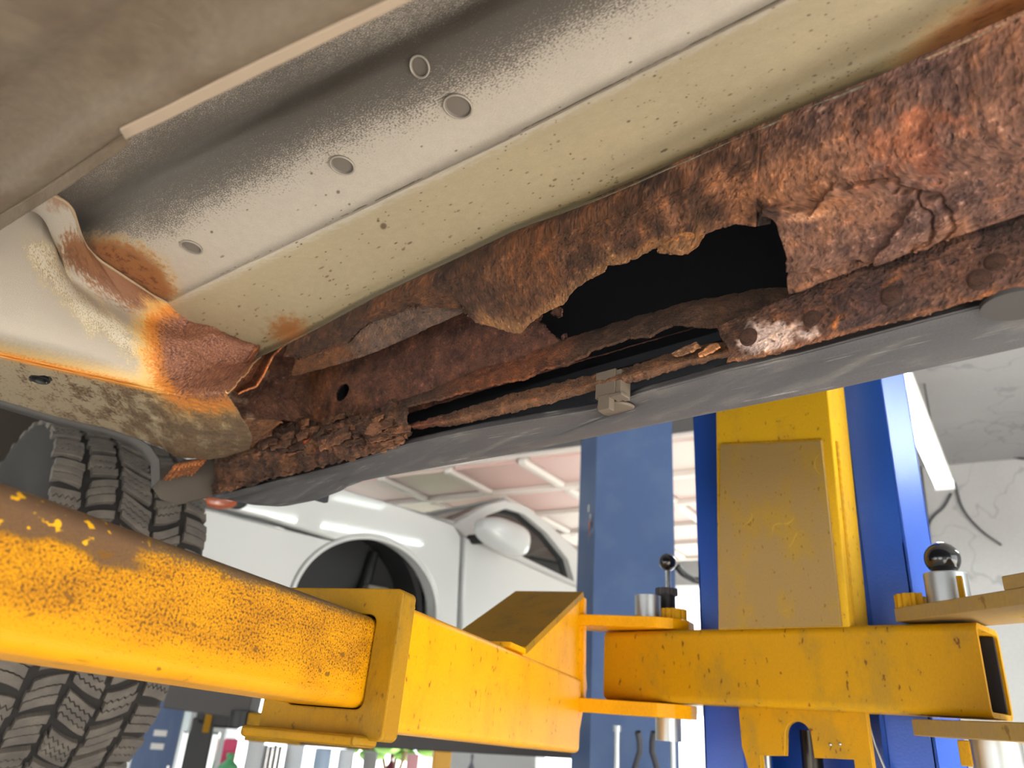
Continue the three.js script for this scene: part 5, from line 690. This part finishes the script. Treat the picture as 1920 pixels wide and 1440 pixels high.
// ---------- clutter on a bench far below the cars ----------
{
  const D = 5.2, at = (px, py, d = D) => pt(px, py, d), topY = at(500, 1475).y;
  const bench = thing('workbench', 'long dark workbench carrying the bottles and boxes at the back', 'workbench', V3(at(600, 1475).x, 0, at(600, 1475).z));
  const a = at(400, 1475, 5.0), b = at(1080, 1478, 5.6), dir = b.clone().sub(a).setY(0), L = dir.length(), q = new THREE.Quaternion().setFromUnitVectors(V3(1, 0, 0), dir.clone().normalize()), mid = a.clone().add(b).multiplyScalar(.5), place = (g) => g.applyQuaternion(q).translate(mid.x, 0, mid.z);
  part('bench_top', place(box(-L / 2, L / 2, topY - .04, topY, -.35, .3, .005)), M.steelDark, bench);
  for (const s of [-1, 1]) for (const z of [-.3, .25]) part('leg', place(box(s * (L / 2 - .08) - .03, s * (L / 2 - .08) + .03, 0, topY - .04, z - .03, z + .03, .004)), M.steelDark, bench);
  const std2 = (r, g, b, o = {}) => std({ color: rgb(r, g, b), roughness: .5, ...o });
  const stand = (px, top, w, d, depth, m, name, label, cat, kind) => { const p = at(px, 1440, depth), t = at(px, top, depth), h = t.y - topY; const g = kind === 'bottle' ? new THREE.LatheGeometry([[0, 0], [w / 2, 0], [w / 2, h * .62], [w * .42, h * .70], [w * .16, h * .82], [w * .16, h * .9], [w * .2, h * .9], [w * .2, h], [0, h]].map(([r, y]) => new THREE.Vector2(r, y)), 24) : kind === 'drum' ? new THREE.LatheGeometry([[0, 0], [w / 2, 0], [w / 2, h * .3], [w * .52, h * .32], [w / 2, h * .34], [w / 2, h * .64], [w * .52, h * .66], [w / 2, h * .68], [w / 2, h * .97], [w * .47, h], [0, h]].map(([r, y]) => new THREE.Vector2(r, y)), 28) : new RoundedBoxGeometry(w, h, d, 2, Math.min(w, d, h) * .12).translate(0, h / 2, 0); g.applyQuaternion(q).translate(p.x, topY, p.z); return single(name, g, m, label, cat); };
  const cab = thing('tool_cabinet', 'slate blue steel cabinet with two pale labels behind the tyre', 'cabinet', V3(at(312, 1440, 5.0).x, 0, at(312, 1440, 5.0).z));
  { const p = at(312, 1440, 5.0), t = at(312, 1305, 5.0), g = (x) => x.applyQuaternion(q).translate(p.x, 0, p.z); part('body', g(box(-.20, .06, 0, t.y, -.2, .2, .01)), M.slate, cab); const cd = part('door', g(box(-.195, .055, .05, t.y - .03, .2, .212, .004)), M.slate, cab); for (const y of [1377, 1402]) { const c = at(312, y, 4.8); part('label', g(box(-.10, -.02, c.y - .018, c.y + .018, .212, .215)), M.whitePaint, cd, 'pale label'); } part('handle', g(box(.03, .045, .9, 1.0, .212, .24, .004)), M.chrome, cd); }
  { const p = at(366, 1440, 4.5), t = at(366, 1345, 4.5), m = thing('machine_column', 'black machine column with two polished edges next to the blue cabinet', 'machine', V3(p.x, 0, p.z)), g = (x) => x.applyQuaternion(q).translate(p.x, 0, p.z); part('body', g(box(-.065, .065, 0, t.y, -.1, .1, .01)), M.black, m); for (const s of [-1, 1]) part('polished_edge', g(box(s * .085 - .018, s * .085 + .018, 0, t.y - .08, -.05, .1, .008)), M.chrome, m); part('head', g(box(-.05, .22, t.y - .05, t.y + .16, -.12, .1, .02)), M.black, m); part('handle', g(rod(V3(-.16, t.y + .06, .1), V3(.02, t.y + .07, .1), .014, 10)), std2(150, 112, 84), m); part('yellow_bar', g(box(.005, .045, t.y - .08, t.y + .13, .1, .12, .004)), M.armDustShaded, m); }
  stand(472, 1335, .11, .1, 4.9, std2(214, 216, 220), 'bucket', 'white bucket standing beside the black machine', 'bucket', 'drum');
  stand(424, 1386, .09, .09, 5.0, std2(216, 70, 110), 'carton', 'pink carton behind the green bottle', 'carton');
  stand(428, 1413, .13, .07, 4.9, std2(96, 176, 120), 'bottle', 'green bottle in front of the pink carton', 'bottle', 'bottle');
  for (let i = 0; i < 6; i++) stand(474 + i * 9, 1398 + (i % 2) * 2, .028, .12, 5.1, std2(132, 128, 130), 'filter_box', 'grey box standing upright in the row of filters', 'box').userData.group = 'row of grey filter boxes';
  stand(548, 1394, .13, .1, 5.2, std2(236, 240, 246), 'canister', 'added white canister in place of a bright opening between grey boxes and blue drum', 'canister', 'drum');  // added object, its white stands in for a bright opening
  stand(602, 1404, .12, .1, 5.2, std2(186, 206, 232), 'canister', 'pale blue canister on the bench', 'canister', 'drum');
  stand(646, 1406, .11, .1, 5.2, std2(226, 230, 238), 'canister', 'white canister right next to the pale blue one', 'canister', 'drum');
  stand(692, 1410, .10, .1, 5.3, std2(150, 148, 146), 'jar', 'grey round jar on the bench', 'jar', 'drum');
  stand(732, 1414, .07, .08, 5.3, std2(110, 40, 56), 'bottle', 'dark red bottle on the bench', 'bottle', 'bottle');
  stand(772, 1414, .08, .08, 5.3, std2(212, 150, 156), 'carton', 'pale pink carton beside the dark red bottle', 'carton');
  stand(826, 1408, .13, .09, 5.3, std2(206, 150, 30), 'carton', 'orange yellow carton on the bench', 'carton');
  stand(884, 1414, .06, .08, 5.3, std2(96, 92, 104), 'bottle', 'grey bottle standing beside the orange yellow carton', 'bottle', 'bottle');
}
for (const o of scene.children) o.traverse((m) => { if (m.isMesh) { m.castShadow = true; m.receiveShadow = true; } });
renderer.render(scene, camera);
